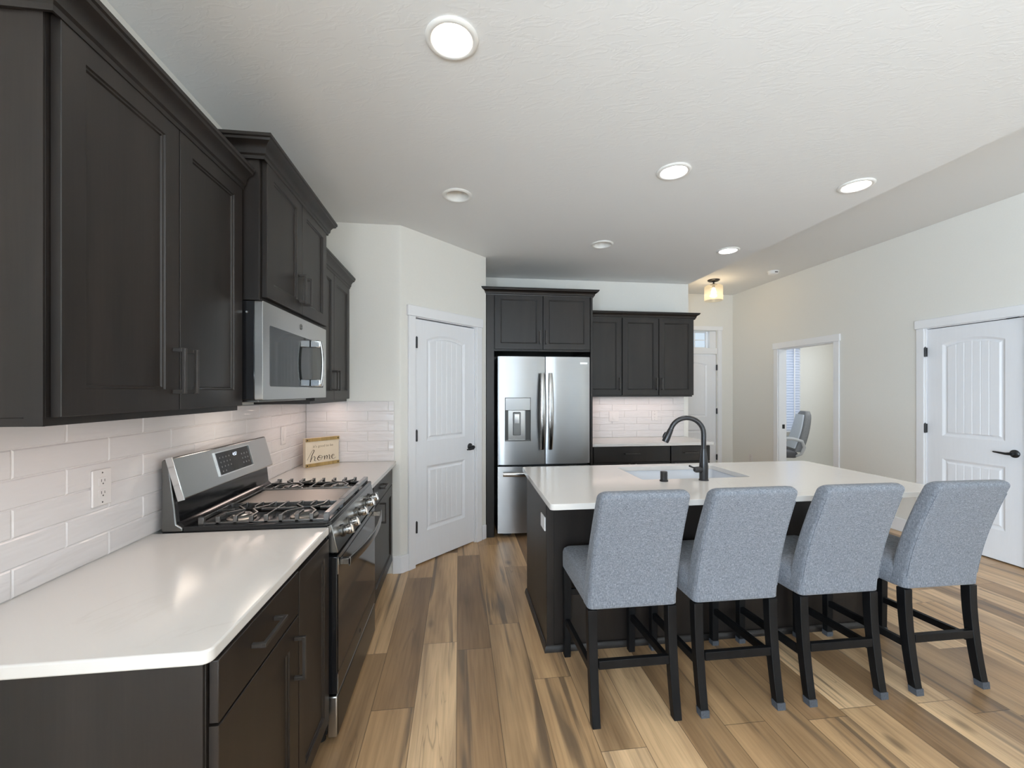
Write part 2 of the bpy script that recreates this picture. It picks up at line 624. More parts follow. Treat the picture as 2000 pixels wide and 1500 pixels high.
def build(name, mb, mat, parent=None, loc=(0, 0, 0), bevel=0.0, smooth=True, seg=2, angle=35):
    """link the collected shapes as ONE mesh object"""
    bm = mb.bm
    base = ROOTLOC[parent.name] if parent is not None else Vector(loc)
    bmesh.ops.remove_doubles(bm, verts=bm.verts, dist=1e-6)
    bmesh.ops.recalc_face_normals(bm, faces=bm.faces)
    bmesh.ops.translate(bm, verts=bm.verts, vec=-base)
    me = bpy.data.meshes.new(name)
    bm.to_mesh(me)
    bm.free()
    if smooth:
        for p in me.polygons:
            p.use_smooth = True
        me.set_sharp_from_angle(angle=R(angle))
    me.materials.append(M[mat] if isinstance(mat, str) else mat)
    o = bpy.data.objects.new(name, me)
    COL.objects.link(o)
    if parent is not None:
        o.parent = parent
    else:
        o.location = base
    ROOTLOC[o.name] = base
    if bevel:
        b = o.modifiers.new('edge_softening', 'BEVEL')
        b.width = bevel
        b.segments = seg
        b.limit_method = 'ANGLE'
        b.angle_limit = R(40)
    return o


def thing(name, label, cat, loc, group=None):
    o = bpy.data.objects.new(name, None)
    o.empty_display_size = 0.1
    COL.objects.link(o)
    o.location = loc
    ROOTLOC[o.name] = Vector(loc)
    tag(o, label, cat, group)
    return o


def copy_tree(o, parent=None):
    c = o.copy()
    COL.objects.link(c)
    if parent is not None:
        c.parent = parent
    for ch in list(o.children):
        copy_tree(ch, c)
    return c


def arc(cx, cy, r, a0, a1, n):
    return [(cx + r * math.cos(R(a0 + (a1 - a0) * i / n)), cy + r * math.sin(R(a0 + (a1 - a0) * i / n))) for i in range(n + 1)]


def rrect(x0, x1, y0, y1, r, n=5):
    return (arc(x1 - r, y1 - r, r, 0, 90, n) + arc(x0 + r, y1 - r, r, 90, 180, n)
            + arc(x0 + r, y0 + r, r, 180, 270, n) + arc(x1 - r, y0 + r, r, 270, 360, n))


def struct(name, mb, mat, parent=None, bevel=0.0, loc=(0, 0, 0), label=None):
    o = build(name, mb, mat, parent, loc=loc, bevel=bevel)
    if parent is None:
        o['kind'] = 'structure'
        if label:
            o['label'] = label
    return o


# ------------------------------------------------------------------ the room
XL, YR, YF, XR, YE = -1.17, 3.41, 4.84, 4.50, 6.47
CZ, CZ2, YB = 2.743, 3.03, -4.0
DROPX = 2.78
WT = 0.10

struct('floor', MB().box(XL - WT, 4.63, YB - WT, YE + WT, -0.08, 0.0), 'floor')
struct('ceiling', MB().box(XL - WT, DROPX, YB - WT, YF + WT, CZ, CZ2 + 0.08), 'ceiling')
struct('ceiling_entry', MB().box(DROPX + 0.001, 4.63, YB - WT, YE + WT, CZ2, CZ2 + 0.08), 'ceiling')
wl = MB()
wl.box(XL - WT, XL, YB, -3.2, 0, CZ - 0.001).box(XL - WT, XL, -1.2, YF + WT, 0, CZ - 0.001)
wl.box(XL - WT, XL, -3.2, -1.2, 0, 0.45).box(XL - WT, XL, -3.2, -1.2, 2.2, CZ - 0.001)
struct('wall_left', wl, 'wall')
# return wall beside the range run, then the 45 degree pantry wall, sharing a rounded corner
cx_, cy_ = -0.455, 3.405
D45 = math.sqrt(0.5)
struct('wall_return', MB().box(XL + 0.0005, -0.48, YR, YR + WT, 0, CZ - 0.001), 'wall')
PC = -3.86      # pantry wall: x - y = PC


def on_p(s, d=0.0):
    """point on the pantry wall line, s along it, d out into the kitchen"""
    return ((s * 2 ** 0.5 + PC) / 2 + d * D45, (s * 2 ** 0.5 - PC) / 2 - d * D45)


S0, S1 = 2.087, 3.102
DS0, DS1, DH = 2.238, 2.945, 2.035          # door leaf along the wall
pl0 = [(-0.48, YR + WT), (-0.48, YR)]
rb = 0.03
ac = arc(-0.455 - rb * math.tan(R(22.5)), YR + rb, rb, -90, -45, 5)
plan = pl0 + ac + [on_p(DS0 - 0.012), on_p(DS0 - 0.012, -WT)]
mbp = MB().prism(plan, 0, CZ - 0.001)
e0, e1 = on_p(DS1 + 0.012), on_p(S1)
mbp.prism([e0, e1, on_p(S1, -WT), on_p(DS1 + 0.012, -WT)], 0, CZ - 0.001)
mbp.prism([on_p(DS0 - 0.012), on_p(DS1 + 0.012), on_p(DS1 + 0.012, -WT), on_p(DS0 - 0.012, -WT)], DH + 0.012, CZ - 0.001)
struct('wall_pantry', mbp, 'wall')
struct('wall_alcove', MB().box(0.11, 0.21, 4.125 + 0.12, YF, 0, CZ - 0.001), 'wall')
struct('wall_back', MB().box(XL, DROPX, YF, YF + WT, 0, CZ - 0.001), 'wall')
struct('wall_entry_side', MB().box(DROPX - WT, DROPX, YF + WT, YE, 0, CZ2 - 0.001), 'wall')

# entry wall with door and transom openings
EX0, EX1, EDZ, ETZ0, ETZ1 = 3.30, 4.215, 2.05, 2.147, 2.43
w = MB()
w.box(DROPX - WT, EX0, YE, YE + WT, 0, CZ2 - 0.001)
w.box(EX1, 4.62, YE, YE + WT, 0, CZ2 - 0.001)
w.box(EX0, EX1, YE, YE + WT, ETZ1, CZ2 - 0.001)
w.box(EX0, EX1, YE, YE + WT, EDZ, ETZ0)
struct('wall_entry', w, 'wall')

# right wall with the closet door and the office opening
RD0, RD1 = 3.553, 2.842                       # closet door leaf, far and near edge in y
OF0, OF1, OFZ = 4.563, 5.468, 2.035
RW = 0.12
w = MB()
w.box(XR, XR + RW, YB, RD1 - 0.012, 0, CZ2 - 0.001)
w.box(XR, XR + RW, RD0 + 0.012, OF0, 0, CZ2 - 0.001)
w.box(XR, XR + RW, OF1, YE - 0.001, 0, CZ2 - 0.001)
w.box(XR, XR + RW, RD1 - 0.012, RD0 + 0.012, DH + 0.012, CZ2 - 0.001)
w.box(XR, XR + RW, OF0, OF1, OFZ, CZ2 - 0.001)
struct('wall_right', w, 'wall')
struct('wall_closet', MB().box(5.2, 5.26, 2.4, 3.9, 0, 2.5).box(XR + RW, 5.2, 2.34, 2.4, 0, 2.5).box(XR + RW, 5.2, 3.86, 3.92, 0, 2.5).box(XR + RW, 5.2, 2.4, 3.86, 2.44, 2.5).box(XR + RW + 0.015, 5.2, 2.4, 3.86, -0.06, 0.0), 'wall')

# rear wall behind the camera with the patio doors and a window
w = MB()
w.box(XL, -0.75, YB - WT, YB, 0, CZ2 - 0.001)
w.box(1.55, 3.05, YB - WT, YB, 0, CZ2 - 0.001)
w.box(4.25, XR + RW, YB - WT, YB, 0, CZ2 - 0.001)
w.box(3.05, 4.25, YB - WT, YB, 0, 0.9)
w.box(3.05, 4.25, YB - WT, YB, 2.2, CZ2 - 0.001)
w.box(-0.75, 1.55, YB - WT, YB, 2.35, CZ2 - 0.001)
struct('wall_rear', w, 'wall')


def window(name, F, wd, ht, cols, rows, fw=0.05, mw=0.02, depth=0.06):
    m = MB(F)
    m.box(0, fw, -depth, 0, 0, ht).box(wd - fw, wd, -depth, 0, 0, ht)
    m.box(fw, wd - fw, -depth, 0, 0, fw).box(fw, wd - fw, -depth, 0, ht - fw, ht)
    r = struct(name, m, 'trim', bevel=0.002, loc=F.translation)
    g = MB(F)
    for i in range(1, cols):
        a = fw + (wd - 2 * fw) * i / cols
        g.box(a - mw / 2, a + mw / 2, -depth * 0.75, -depth * 0.25, fw, ht - fw)
    for i in range(1, rows):
        c = fw + (ht - 2 * fw) * i / rows
        g.box(fw, wd - fw, -depth * 0.7, -depth * 0.3, c - mw / 2, c + mw / 2)
    if cols > 1 or rows > 1:
        build('muntin_grid', g, 'trim', r)
    build('pane', MB(F).box(fw, wd - fw, -depth * 0.52, -depth * 0.48, fw, ht - fw), 'glass', r)
    return r


window('window_1', FR((-0.75, YB - 0.02, 0.03), (1, 0, 0), (0, 1, 0)), 2.3, 2.31, 2, 1, 0.08, 0.12)
window('window_2', FR((3.05, YB - 0.02, 0.9), (1, 0, 0), (0, 1, 0)), 1.2, 1.3, 2, 1, 0.06, 0.07)
window('added_side_window', FR((XL - 0.02, -3.2, 0.45), (0, 1, 0), (1, 0, 0)), 2.0, 1.75, 2, 1, 0.06, 0.07)  # added out of view so extra light reaches the right wall
tw = window('window_3', FR((EX0 + 0.002, YE + 0.10, ETZ0 + 0.002), (1, 0, 0), (0, -1, 0)), 0.80, 0.279, 4, 2, 0.02, 0.012, 0.03)
# white return filling the right-hand end of the transom
struct('trim_transom', MB().box(EX0 + 0.805, EX1 - 0.002, YE + 0.02, YE + 0.09, ETZ0 + 0.002, ETZ1 - 0.002), 'trim')

# the office beyond the opening
OX = 6.40
struct('floor_office', MB().box(4.63, OX + WT, 4.0, YE + WT, -0.08, 0.0), 'carpet')
struct('ceiling_office', MB().box(4.63, OX + WT, 4.0, YE + WT, 2.743, 2.80), 'ceiling')
w = MB()
OWX0, OWX1, OWZ0, OWZ1 = 4.95, 5.70, 0.75, 2.19
w.box(4.63, OWX0, YE + 0.001, YE + WT, 0, 2.742).box(OWX1, OX + WT, YE + 0.001, YE + WT, 0, 2.742)
w.box(OWX0, OWX1, YE + 0.001, YE + WT, 0, OWZ0).box(OWX0, OWX1, YE + 0.001, YE + WT, OWZ1, 2.742)
struct('wall_office_far', w, 'wall')
struct('wall_office_right', MB().box(OX, OX + WT, 4.0, YE, 0, 2.742), 'wall')
struct('wall_office_near', MB().box(4.63, OX, 3.93, 3.999, 0, 2.742), 'wall')
window('window_4', FR((OWX0 + 0.002, YE + 0.085, OWZ0 + 0.002), (1, 0, 0), (0, -1, 0)), OWX1 - OWX0 - 0.004, OWZ1 - OWZ0 - 0.004, 2, 1, 0.045, 0.05)
struct('baseboard_office', MB().box(OX - 0.014, OX - 0.0005, 4.0, YE, 0, 0.14), 'trim', bevel=0.003)
struct('baseboard_office_far', MB().box(4.63, OX - 0.015, YE - 0.0135, YE, 0, 0.14), 'trim', bevel=0.003)

# baseboards
BH = 0.135
struct('baseboard_return', MB().prism([(-0.515, YR - 0.014), (-0.4552, YR - 0.014), on_p(2.0975, 0.0145), on_p(2.165, 0.0145), on_p(2.165, 0.0005), on_p(2.099, 0.0005), (-0.467, YR - 0.0005), (-0.515, YR - 0.0005)], 0, BH), 'trim', bevel=0.003)
struct('baseboard_pantry', MB().prism([on_p(3.042, 0.0005), on_p(3.095, 0.0005), on_p(3.095, 0.0145), on_p(3.042, 0.0145)], 0, BH), 'trim', bevel=0.003)
bb = MB()
bb.box(XR - 0.014, XR - 0.0005, RD0 + 0.11, OF0 - 0.10, 0, BH)
bb.box(XR - 0.014, XR - 0.0005, OF1 + 0.11, YE - 0.03, 0, BH)
bb.box(XR - 0.014, XR - 0.0005, YB + 0.05, RD1 - 0.11, 0, BH)
struct('baseboard_right', bb, 'trim', bevel=0.003)
struct('baseboard_entry', MB().box(EX1 + 0.09, XR - 0.002, YE - 0.014, YE - 0.0005, 0, BH), 'trim', bevel=0.003)


def casing(name, F, a0, a1, h, w=0.072, hw=0.088, t=0.018, over=0.012, extra=0.0):
    """flat craftsman casing round an opening a0..a1 of height h; the frame's b axis comes out of the wall"""
    m = MB(F)
    m.box(a0 - w, a0 - 0.004, 0.0005, t, 0, h + 0.004)
    m.box(a1 + 0.004, a1 + w, 0.0005, t, 0, h + 0.004)
    m.box(a0 - w - over, a1 + w + over, 0.0005, t + 0.006, h + 0.0045, h + hw)
    return struct(name, m, 'trim', bevel=0.002, loc=F.translation)


def jamb(name, F, a0, a1, h, depth):
    m = MB(F)
    m.box(a0, a0 + 0.009, -depth, 0.0, 0, h)
    m.box(a1 - 0.009, a1, -depth, 0.0, 0, h)
    m.box(a0 + 0.0095, a1 - 0.0095, -depth, 0.0, h - 0.009, h)
    return struct(name, m, 'trim', loc=F.translation)


def arch_z(a, a0, a1, z, rise):
    t = (a - (a0 + a1) / 2) / ((a1 - a0) / 2)
    return z + rise * (1 - t * t)


def door(name, F, wd, ht, hinge_side, label, t=0.035, b0=-0.010, hinges=(1.83, 1.07, 0.325), panels=None, plank=True):
    """two panel arch-top plank door; frame origin at the leaf's lower left, b = 0 is the wall face"""
    z0 = 0.012
    m = MB(F)
    st = 0.125 * wd / 0.711
    pw0, pw1 = st, wd - st
    pans = panels or [(0.265, 0.805, 0.0), (1.015, 1.872, 0.045)]
    loops = []
    holes = []
    G = [0.0, 0.035] + [0.18, 0.34, 0.5, 0.66, 0.82] + [0.965, 1.0]
    fr = []
    for k, (c0, c1, rise) in enumerate(pans):
        xs = []
        for i, g in enumerate(G):
            xs.append(g)
            if plank and 0.1 < g < 0.9:
                xs[-1:] = [g - 0.012, g, g + 0.012]

        def contour(ins, dep, grooves=False):
            lo, hi = [], []
            for g in xs:
                a = pw0 + ins + (pw1 - pw0 - 2 * ins) * g
                d = dep
                if grooves and any(abs(g - q) < 1e-6 for q in (0.18, 0.34, 0.5, 0.66, 0.82)):
                    d = dep - 0.0024
                zt = arch_z(a, pw0, pw1, c1, rise) - ins
                lo.append((a, b0 + d, c0 + ins))
                hi.append((a, b0 + d, zt))
            return lo, hi
        ring = []
        for ins, dep, gr in ((0, 0, False), (0.020, -0.011, False), (0.030, -0.011, False), (0.042, -0.004, plank)):
            lo, hi = contour(ins, dep, gr)
            ring.append([m.v(p) for p in lo + hi[::-1]])
        for r0, r1 in zip(ring, ring[1:]):
            n = len(r0)
            for i in range(n):
                m.f([r0[i], r0[(i + 1) % n], r1[(i + 1) % n], r1[i]])
        last = ring[-1]
        n = len(last) // 2
        for i in range(n - 1):
            m.f([last[i], last[i + 1], last[2 * n - 2 - i], last[2 * n - 1 - i]])
        holes.append(ring[0])
    q = [m.v(p) for p in ((0, b0, z0), (wd, b0, z0), (wd, b0, ht), (0, b0, ht))]
    es = [m.bm.edges.new((q[i], q[(i + 1) % 4])) for i in range(4)]
    for h in holes:
        for i in range(len(h)):
            es.append(m.bm.edges.get((h[i], h[(i + 1) % len(h)])))
    bmesh.ops.triangle_fill(m.bm, use_beauty=True, use_dissolve=False, edges=es)
    bk = [m.v(p) for p in ((0, b0 - t, z0), (wd, b0 - t, z0), (wd, b0 - t, ht), (0, b0 - t, ht))]
    for i in range(4):
        m.f([q[i], q[(i + 1) % 4], bk[(i + 1) % 4], bk[i]])
    m.f(bk[::-1])
    o = build(name, m, 'door', loc=F.translation, angle=14)
    o['kind'] = 'structure'
    o['label'] = label
    for hz in hinges:
        a = -0.002 if hinge_side == 'left' else wd + 0.002
        h = MB(F)
        h.lathe([(0.0085, -0.045), (0.0085, 0.045)], (a, b0 + 0.024, hz), 10)
        h.lathe([(0.0045, 0.045), (0.003, 0.052)], (a, b0 + 0.024, hz), 10)
        h.box(a - 0.0025, a + 0.0025, b0 + 0.0005, b0 + 0.018, hz - 0.043, hz + 0.043)
        build('hinge', h, 'black', o)
    return o


def lever(F, a, z, b0, direction, parent):
    m = MB(F)
    m.lathe([(0.033, 0.0), (0.033, 0.006), (0.026, 0.013), (0.012, 0.016), (0.012, 0.045)], (a, b0 + 0.0005, z), 20, 'b')
    d = direction
    m.tube([(a, b0 + 0.046, z), (a + d * 0.03, b0 + 0.052, z - 0.002), (a + d * 0.075, b0 + 0.050, z + 0.002), (a + d * 0.115, b0 + 0.044, z + 0.004)],
           [0.013, 0.010, 0.008, 0.006], 10)
    return build('door_handle', m, 'black', parent)


# pantry door
px, py = on_p(DS0)
FP = FR((px, py, 0), (1, 1, 0), (1, -1, 0))
PW = DS1 - DS0
d1 = door('door_1', FP, PW, 2.027, 'left', 'white two panel arch top pantry door on the angled wall beside the refrigerator')
m = MB(FP)
m.lathe([(0.031, 0.0), (0.031, 0.007), (0.020, 0.014), (0.012, 0.018), (0.012, 0.040)], (PW - 0.06, -0.0095, 0.916), 20, 'b')
m.tube([(PW - 0.06, 0.036, 0.916), (PW - 0.075, 0.046, 0.905), (PW - 0.115, 0.048, 0.900), (PW - 0.150, 0.044, 0.900)], [0.018, 0.013, 0.009, 0.006], 12)
build('door_handle', m, 'black', d1)
casing('trim_1', FP, -0.010, PW + 0.010, 2.038)
jamb('trim_1_jamb', FP, -0.012, PW + 0.012, 2.046, 0.095)

# closet door on the right wall
FRW = FR((XR, RD0, 0), (0, -1, 0), (-1, 0, 0))
RDW = RD0 - RD1
d2 = door('door_2', FRW, RDW, 2.030, 'left', 'white two panel arch top door on the right wall with black lever', hinges=(1.813, 1.077, 0.33))
lever(FRW, RDW - 0.062, 0.922, -0.0095, -1, d2)
build('door_catch', MB(FRW).box(0.60, 0.68, -0.02, 0.004, 2.0305, 2.0375), 'black', d2)
casing('trim_2', FRW, -0.010, RDW + 0.010, 2.040)
jamb('trim_2_jamb', FRW, -0.012, RDW + 0.012, 2.046, RW - 0.01)

# office opening casing and jamb
FO = FR((XR, OF1, 0), (0, -1, 0), (-1, 0, 0))
casing('trim_3', FO, 0.006, OF1 - OF0 - 0.006, OFZ - 0.004, w=0.078)
oj = jamb('trim_3_jamb', FO, 0.0005, OF1 - OF0 - 0.0005, OFZ - 0.0005, RW)
build('strike_plate', MB(FO).box(0.0095, 0.013, -0.092, -0.055, 0.905, 0.965), 'black', oj)

# front door in the entry
FE = FR((EX0 + 0.012, YE, 0), (1, 0, 0), (0, -1, 0))
d3 = door('door_3', FE, EX1 - EX0 - 0.02, 2.04, 'right', 'white arch panel front door under the transom window', hinges=(1.825, 1.11, 0.355), plank=False)
lever(FE, 0.07, 0.93, -0.0095, 1, d3)
casing('trim_4', FE, -0.012, EX1 - EX0 - 0.006, 2.430, hw=0.07, w=0.075)
struct('trim_4_mullion', MB(FE).box(-0.006, EX1 - EX0 - 0.016, 0.0005, 0.012, 2.053, 2.142), 'trim')


# ------------------------------------------------------------------ cabinets
def shaker(m, a0, a1, c0, c1, t=0.020, st=0.060, rec=0.009, b0=0.0):
    """five piece door with a recessed flat panel added to a mesh builder working in a front frame"""
    def rect(i, b):
        return [m.v(p) for p in ((a0 + i, b, c0 + i), (a1 - i, b, c0 + i), (a1 - i, b, c1 - i), (a0 + i, b, c1 - i))]
    r = [rect(0, b0), rect(0, b0 + t - 0.0015), rect(0.0015, b0 + t), rect(st, b0 + t), rect(st + 0.003, b0 + t - 0.004),
         rect(st + 0.007, b0 + t - 0.005), rect(st + 0.010, b0 + t - rec)]
    for x, y in zip(r, r[1:]):
        for i in range(4):
            m.f([x[i], x[(i + 1) % 4], y[(i + 1) % 4], y[i]])
    m.f(r[-1])
    m.f(r[0][::-1])
    return m


def pull(F, a, c, length, vertical, b0, parent):
    m = MB(F)
    h = length / 2
    w = 0.0055
    if vertical:
        for s in (-1, 1):
            m.box(a - w, a + w, b0 + 0.0005, b0 + 0.026, c + s * (h - w) - w, c + s * (h - w) + w)
        m.box(a - w, a + w, b0 + 0.026, b0 + 0.035, c - h, c + h)
    else:
        for s in (-1, 1):
            m.box(a + s * (h - w) - w, a + s * (h - w) + w, b0 + 0.0005, b0 + 0.026, c - w, c + w)
        m.box(a - h, a + h, b0 + 0.026, b0 + 0.035, c - w, c + w)
    return build('handle', m, 'bronze', parent, bevel=0.0012)


def cab_door(F, root, a0, a1, c0, c1, handle=None, hz=None, st=0.060, hl=0.135):
    d = build('door', shaker(MB(F), a0, a1, c0, c1, st=st, b0=0.0015), 'cab', root)
    if handle is not None:
        pull(F, handle, hz, hl, True, 0.0215, d)
    return d


def cab_drawer(F, root, a0, a1, c0, c1, hl=0.14, ha=None):
    m = MB(F).box(a0, a1, 0.0015, 0.0215, c0, c1)
    d = build('drawer', m, 'cab', root, bevel=0.002)
    pull(F, (a0 + a1) / 2 if ha is None else ha, (c0 + c1) / 2 + 0.012, hl, False, 0.0215, d)
    return d


CROWN = [(0.0, 0.0), (0.006, 0.0), (0.008, 0.012), (0.014, 0.018), (0.017, 0.036), (0.026, 0.050), (0.040, 0.058), (0.042, 0.066), (0.047, 0.070), (0.047, 0.082), (0.0, 0.082)]


def crown_prof(z, k=1.0, h=1.0):
    return [(o * k, z + c * h) for o, c in CROWN]


LX = XL + 0.001      # back of the wall cabinets
# near wall cabinet
F1 = FR((-0.86, 0, 0), (0, 1, 0), (1, 0, 0))
c = thing('wall_cabinet', 'large espresso wall cabinet nearest the viewer with two tall doors', 'cabinet', (-1.0, 1.39, 1.357))
m = MB().box(LX, -0.86, 1.000, 1.778, 1.375, 2.29)
m.box(LX, -0.861, 0.9965, 0.9999, 1.375, 2.29)
build('body', m, 'cab', c, bevel=0.001)
build('face_frame', MB().box(-0.895, -0.8595, 0.9945, 0.9995, 1.357, 2.235), 'cab', c)
build('light_rail', MB().box(LX, -0.862, 1.000, 1.778, 1.357, 1.3745).box(LX, -0.86, 0.9965, 0.9999, 1.357, 1.3745), 'cab', c)
cab_door(F1, c, 1.010, 1.393, 1.376, 2.232, 1.366, 1.492)
cab_door(F1, c, 1.397, 1.768, 1.376, 2.232, 1.424, 1.492)
build('crown', MB().sweep(crown_prof(2.222), [(LX, 0.9945), (-0.842, 0.9945), (-0.842, 1.7735)][::1]), 'cab', c)

# cabinet over the microwave
c = thing('wall_cabinet', 'raised espresso wall cabinet with two doors above the microwave', 'cabinet', (-0.97, 2.18, 1.80))
F2 = FR((-0.782, 0, 0), (0, 1, 0), (1, 0, 0))
build('body', MB().box(LX, -0.782, 1.780, 2.580, 1.793, 2.405), 'cab', c, bevel=0.001)
cab_door(F2, c, 1.800, 2.177, 1.808, 2.362, 2.142, 1.925)
cab_door(F2, c, 2.181, 2.562, 1.808, 2.362, 2.216, 1.925)
build('crown', MB().sweep(crown_prof(2.345), [(LX, 1.7745), (-0.765, 1.7745), (-0.765, 2.5855), (LX, 2.5855)]), 'cab', c)

# wall cabinet by the return wall
c = thing('wall_cabinet', 'espresso wall cabinet between the microwave and the angled pantry wall', 'cabinet', (-1.0, 3.0, 1.357))
build('body', MB().box(LX, -0.86, 2.592, 3.404, 1.375, 2.29), 'cab', c, bevel=0.001)
build('light_rail', MB().box(LX, -0.862, 2.592, 3.404, 1.357, 1.3745), 'cab', c)
cab_door(F1, c, 2.603, 2.990, 1.376, 2.232, 2.960, 1.505)
cab_door(F1, c, 2.994, 3.394, 1.376, 2.232, 3.024, 1.505)
build('crown', MB().sweep(crown_prof(2.225), [(-0.842, 2.5925), (-0.842, 3.4035)]), 'cab', c)

# base cabinets on the left
CT, CB = 0.885, 0.855
FB = FR((-0.5355, 0, 0), (0, 1, 0), (1, 0, 0))
BX = XL + 0.03
c = thing('base_cabinet', 'espresso base cabinet at the counter end with one drawer over a door', 'cabinet', (-0.85, 1.21, 0))
build('body', MB().box(BX, -0.5355, 0.975, 1.444, 0.10, CB - 0.0005), 'cab', c, bevel=0.001)
build('end_panel', MB().box(BX, -0.5655, 0.969, 0.9745, 0.0, CB - 0.0005).box(-0.565, -0.537, 0.967, 0.9745, 0.0, CB - 0.0005), 'cab', c)
build('toe_kick', MB().box(BX, -0.60, 0.976, 1.444, 0.0, 0.0995), 'toe', c)
cab_drawer(FB, c, 0.983, 1.441, 0.714, 0.850, 0.14, 1.195)
cab_door(FB, c, 0.983, 1.441, 0.112, 0.708, 1.405, 0.590, st=0.072)
c = thing('base_cabinet', 'narrow espresso base cabinet with one tall door left of the range', 'cabinet', (-0.85, 1.61, 0))
build('body', MB().box(BX, -0.5355, 1.445, 1.772, 0.10, CB - 0.0005), 'cab', c, bevel=0.001)
build('toe_kick', MB().box(BX, -0.60, 1.445, 1.772, 0.0, 0.0995), 'toe', c)
cab_door(FB, c, 1.448, 1.764, 0.112, 0.842, st=0.055)
c = thing('base_cabinet', 'espresso base cabinet right of the range against the angled wall', 'cabinet', (-0.85, 3.0, 0))
build('body', MB().box(BX, -0.5355, 2.568, 3.404, 0.10, CB - 0.0005), 'cab', c, bevel=0.001)
build('toe_kick', MB().box(BX, -0.60, 2.568, 3.404, 0.0, 0.0995), 'toe', c)
cab_drawer(FB, c, 2.66, 3.385, 0.714, 0.850, 0.14, 2.93)
cab_door(FB, c, 2.66, 3.385, 0.112, 0.708, 2.90, 0.620, st=0.072)

# counters on the left
def slab(poly, holes=()):
    return MB().prism(poly, CB, CT, holes=holes)


def counter_poly(x0, x1, y0, y1, rc):
    pts = [(x0, y0)] + arc(x1 - rc, y0 + rc, rc, -90, 0, 5) + [(x1, y1), (x0, y1)]
    return pts


tag(build('countertop', slab(counter_poly(XL + 0.001, -0.518, 0.958, 1.7765, 0.022)), 'quartz', loc=(-0.84, 1.37, CB), bevel=0.0045, seg=3),
    'white quartz countertop left of the range, nearest the viewer', 'countertop')
tag(build('countertop', slab([(XL + 0.001, 2.5655), (-0.505, 2.5655), (-0.488, 3.4085), (XL + 0.001, 3.4085)]), 'quartz', loc=(-0.84, 3.0, CB), bevel=0.0045, seg=3),
    'white quartz countertop right of the range with the home sign on it', 'countertop')


# subway tile backsplashes
def backsplash(name, F, a0, a1, c0, rows, label, start=0.0, last=None, topcut=None, cuts=()):
    m = MB(F)
    pit, tl, g = 0.0785, 0.308, 0.0018
    root = thing(name, label, 'backsplash', F @ Vector(((a0 + a1) / 2, 0, c0)))
    for r in range(rows):
        z0, z1 = c0 + r * pit + g / 2, c0 + (r + 1) * pit - g / 2
        if topcut:
            z1 = min(z1, topcut)
        off = start + (tl / 2 if r % 2 else 0)
        k = math.floor((a0 - off) / tl)
        while off + k * tl < a1:
            x0, x1 = max(a0, off + k * tl + g / 2), min(a1, off + (k + 1) * tl - g / 2)
            if x1 - x0 > 0.004:
                e = 0.0035
                b_, t_ = 0.0045, 0.0095
                v0 = [m.v(p) for p in ((x0, b_, z0), (x1, b_, z0), (x1, b_, z1), (x0, b_, z1))]
                v1 = [m.v(p) for p in ((x0, t_ - 0.003, z0), (x1, t_ - 0.003, z0), (x1, t_ - 0.003, z1), (x0, t_ - 0.003, z1))]
                ex = min(e, (x1 - x0) / 3)
                v2 = [m.v(p) for p in ((x0 + ex, t_, z0 + e), (x1 - ex, t_, z0 + e), (x1 - ex, t_, z1 - e), (x0 + ex, t_, z1 - e))]
                for p, q in ((v0, v1), (v1, v2)):
                    for i in range(4):
                        m.f([p[i], p[(i + 1) % 4], q[(i + 1) % 4], q[i]])
                m.f(v2)
            k += 1
    build('tiles', m, 'tile', root, angle=25)
    top = c0 + rows * pit if not topcut else topcut
    build('grout', MB(F).box(a0, a1, 0.0006, 0.0062, c0, top - 0.0005), 'grout', root)
    return root


FLW = FR((XL, 0, 0), (0, 1, 0), (1, 0, 0))
backsplash('backsplash', FLW, 0.2, 3.4085, CT + 0.0005, 6, 'long white wavy subway tile backsplash on the left wall behind the range', start=1.26)
FRT = FR((0, YR, 0), (1, 0, 0), (0, -1, 0))
backsplash('backsplash', FRT, XL + 0.0105, -0.503, CT + 0.0005, 6, 'short white subway tile backsplash behind the home sign', start=-1.32)
FBK = FR((0, YF, 0), (1, 0, 0), (0, -1, 0))
backsplash('backsplash', FBK, 1.347, 2.719, CT + 0.0005, 7, 'white subway tile backsplash right of the refrigerator', start=1.50, topcut=1.388)


def outlet(F, a, c, label, kind='outlet', w=0.074, h=0.118, group=None):
    r = thing('wall_outlet' if kind == 'outlet' else 'light_switch', label, 'outlet' if kind == 'outlet' else 'switch', F @ Vector((a, 0.0, c)), group)
    m = MB(F).prism(rrect(a - w / 2, a + w / 2, c - h / 2, c + h / 2, 0.004, 3), 0.0002, 0.0065, ax=(0, 2, 1))
    build('cover_plate', m, 'plate', r, bevel=0.002)
    if kind == 'outlet':
        for s in (-1, 1):
            z = c + s * 0.0195
            q = MB(F).prism(rrect(a - 0.0165, a + 0.0165, z - 0.014, z + 0.014, 0.007, 4), 0.0068, 0.0085, ax=(0, 2, 1))
            sk = build('socket', q, 'plate', r, bevel=0.0006)
            q = MB(F).box(a - 0.0075, a - 0.0055, 0.0086, 0.0089, z - 0.001, z + 0.008).box(a + 0.0055, a + 0.0075, 0.0086, 0.0089, z - 0.001, z + 0.007)
            q.lathe([(0.0026, 0.0), (0.0026, 0.0004)], (a, 0.0086, z - 0.007), 10, 'b')
            build('slots', q, 'slot', sk)
        for dz in (-0.048, 0.048):
            build('screw', MB(F).lathe([(0.0028, 0.0), (0.0022, 0.001)], (a, 0.0067, c + dz), 10, 'b'), 'slot', r)
    else:
        build('rocker', MB(F).prism([(c - 0.033, 0.0067), (c + 0.033, 0.0067), (c + 0.033, 0.0075), (c - 0.033, 0.0115)], a - 0.0165, a + 0.0165, ax=(2, 1, 0)), 'plate', r, bevel=0.0008)
    return r


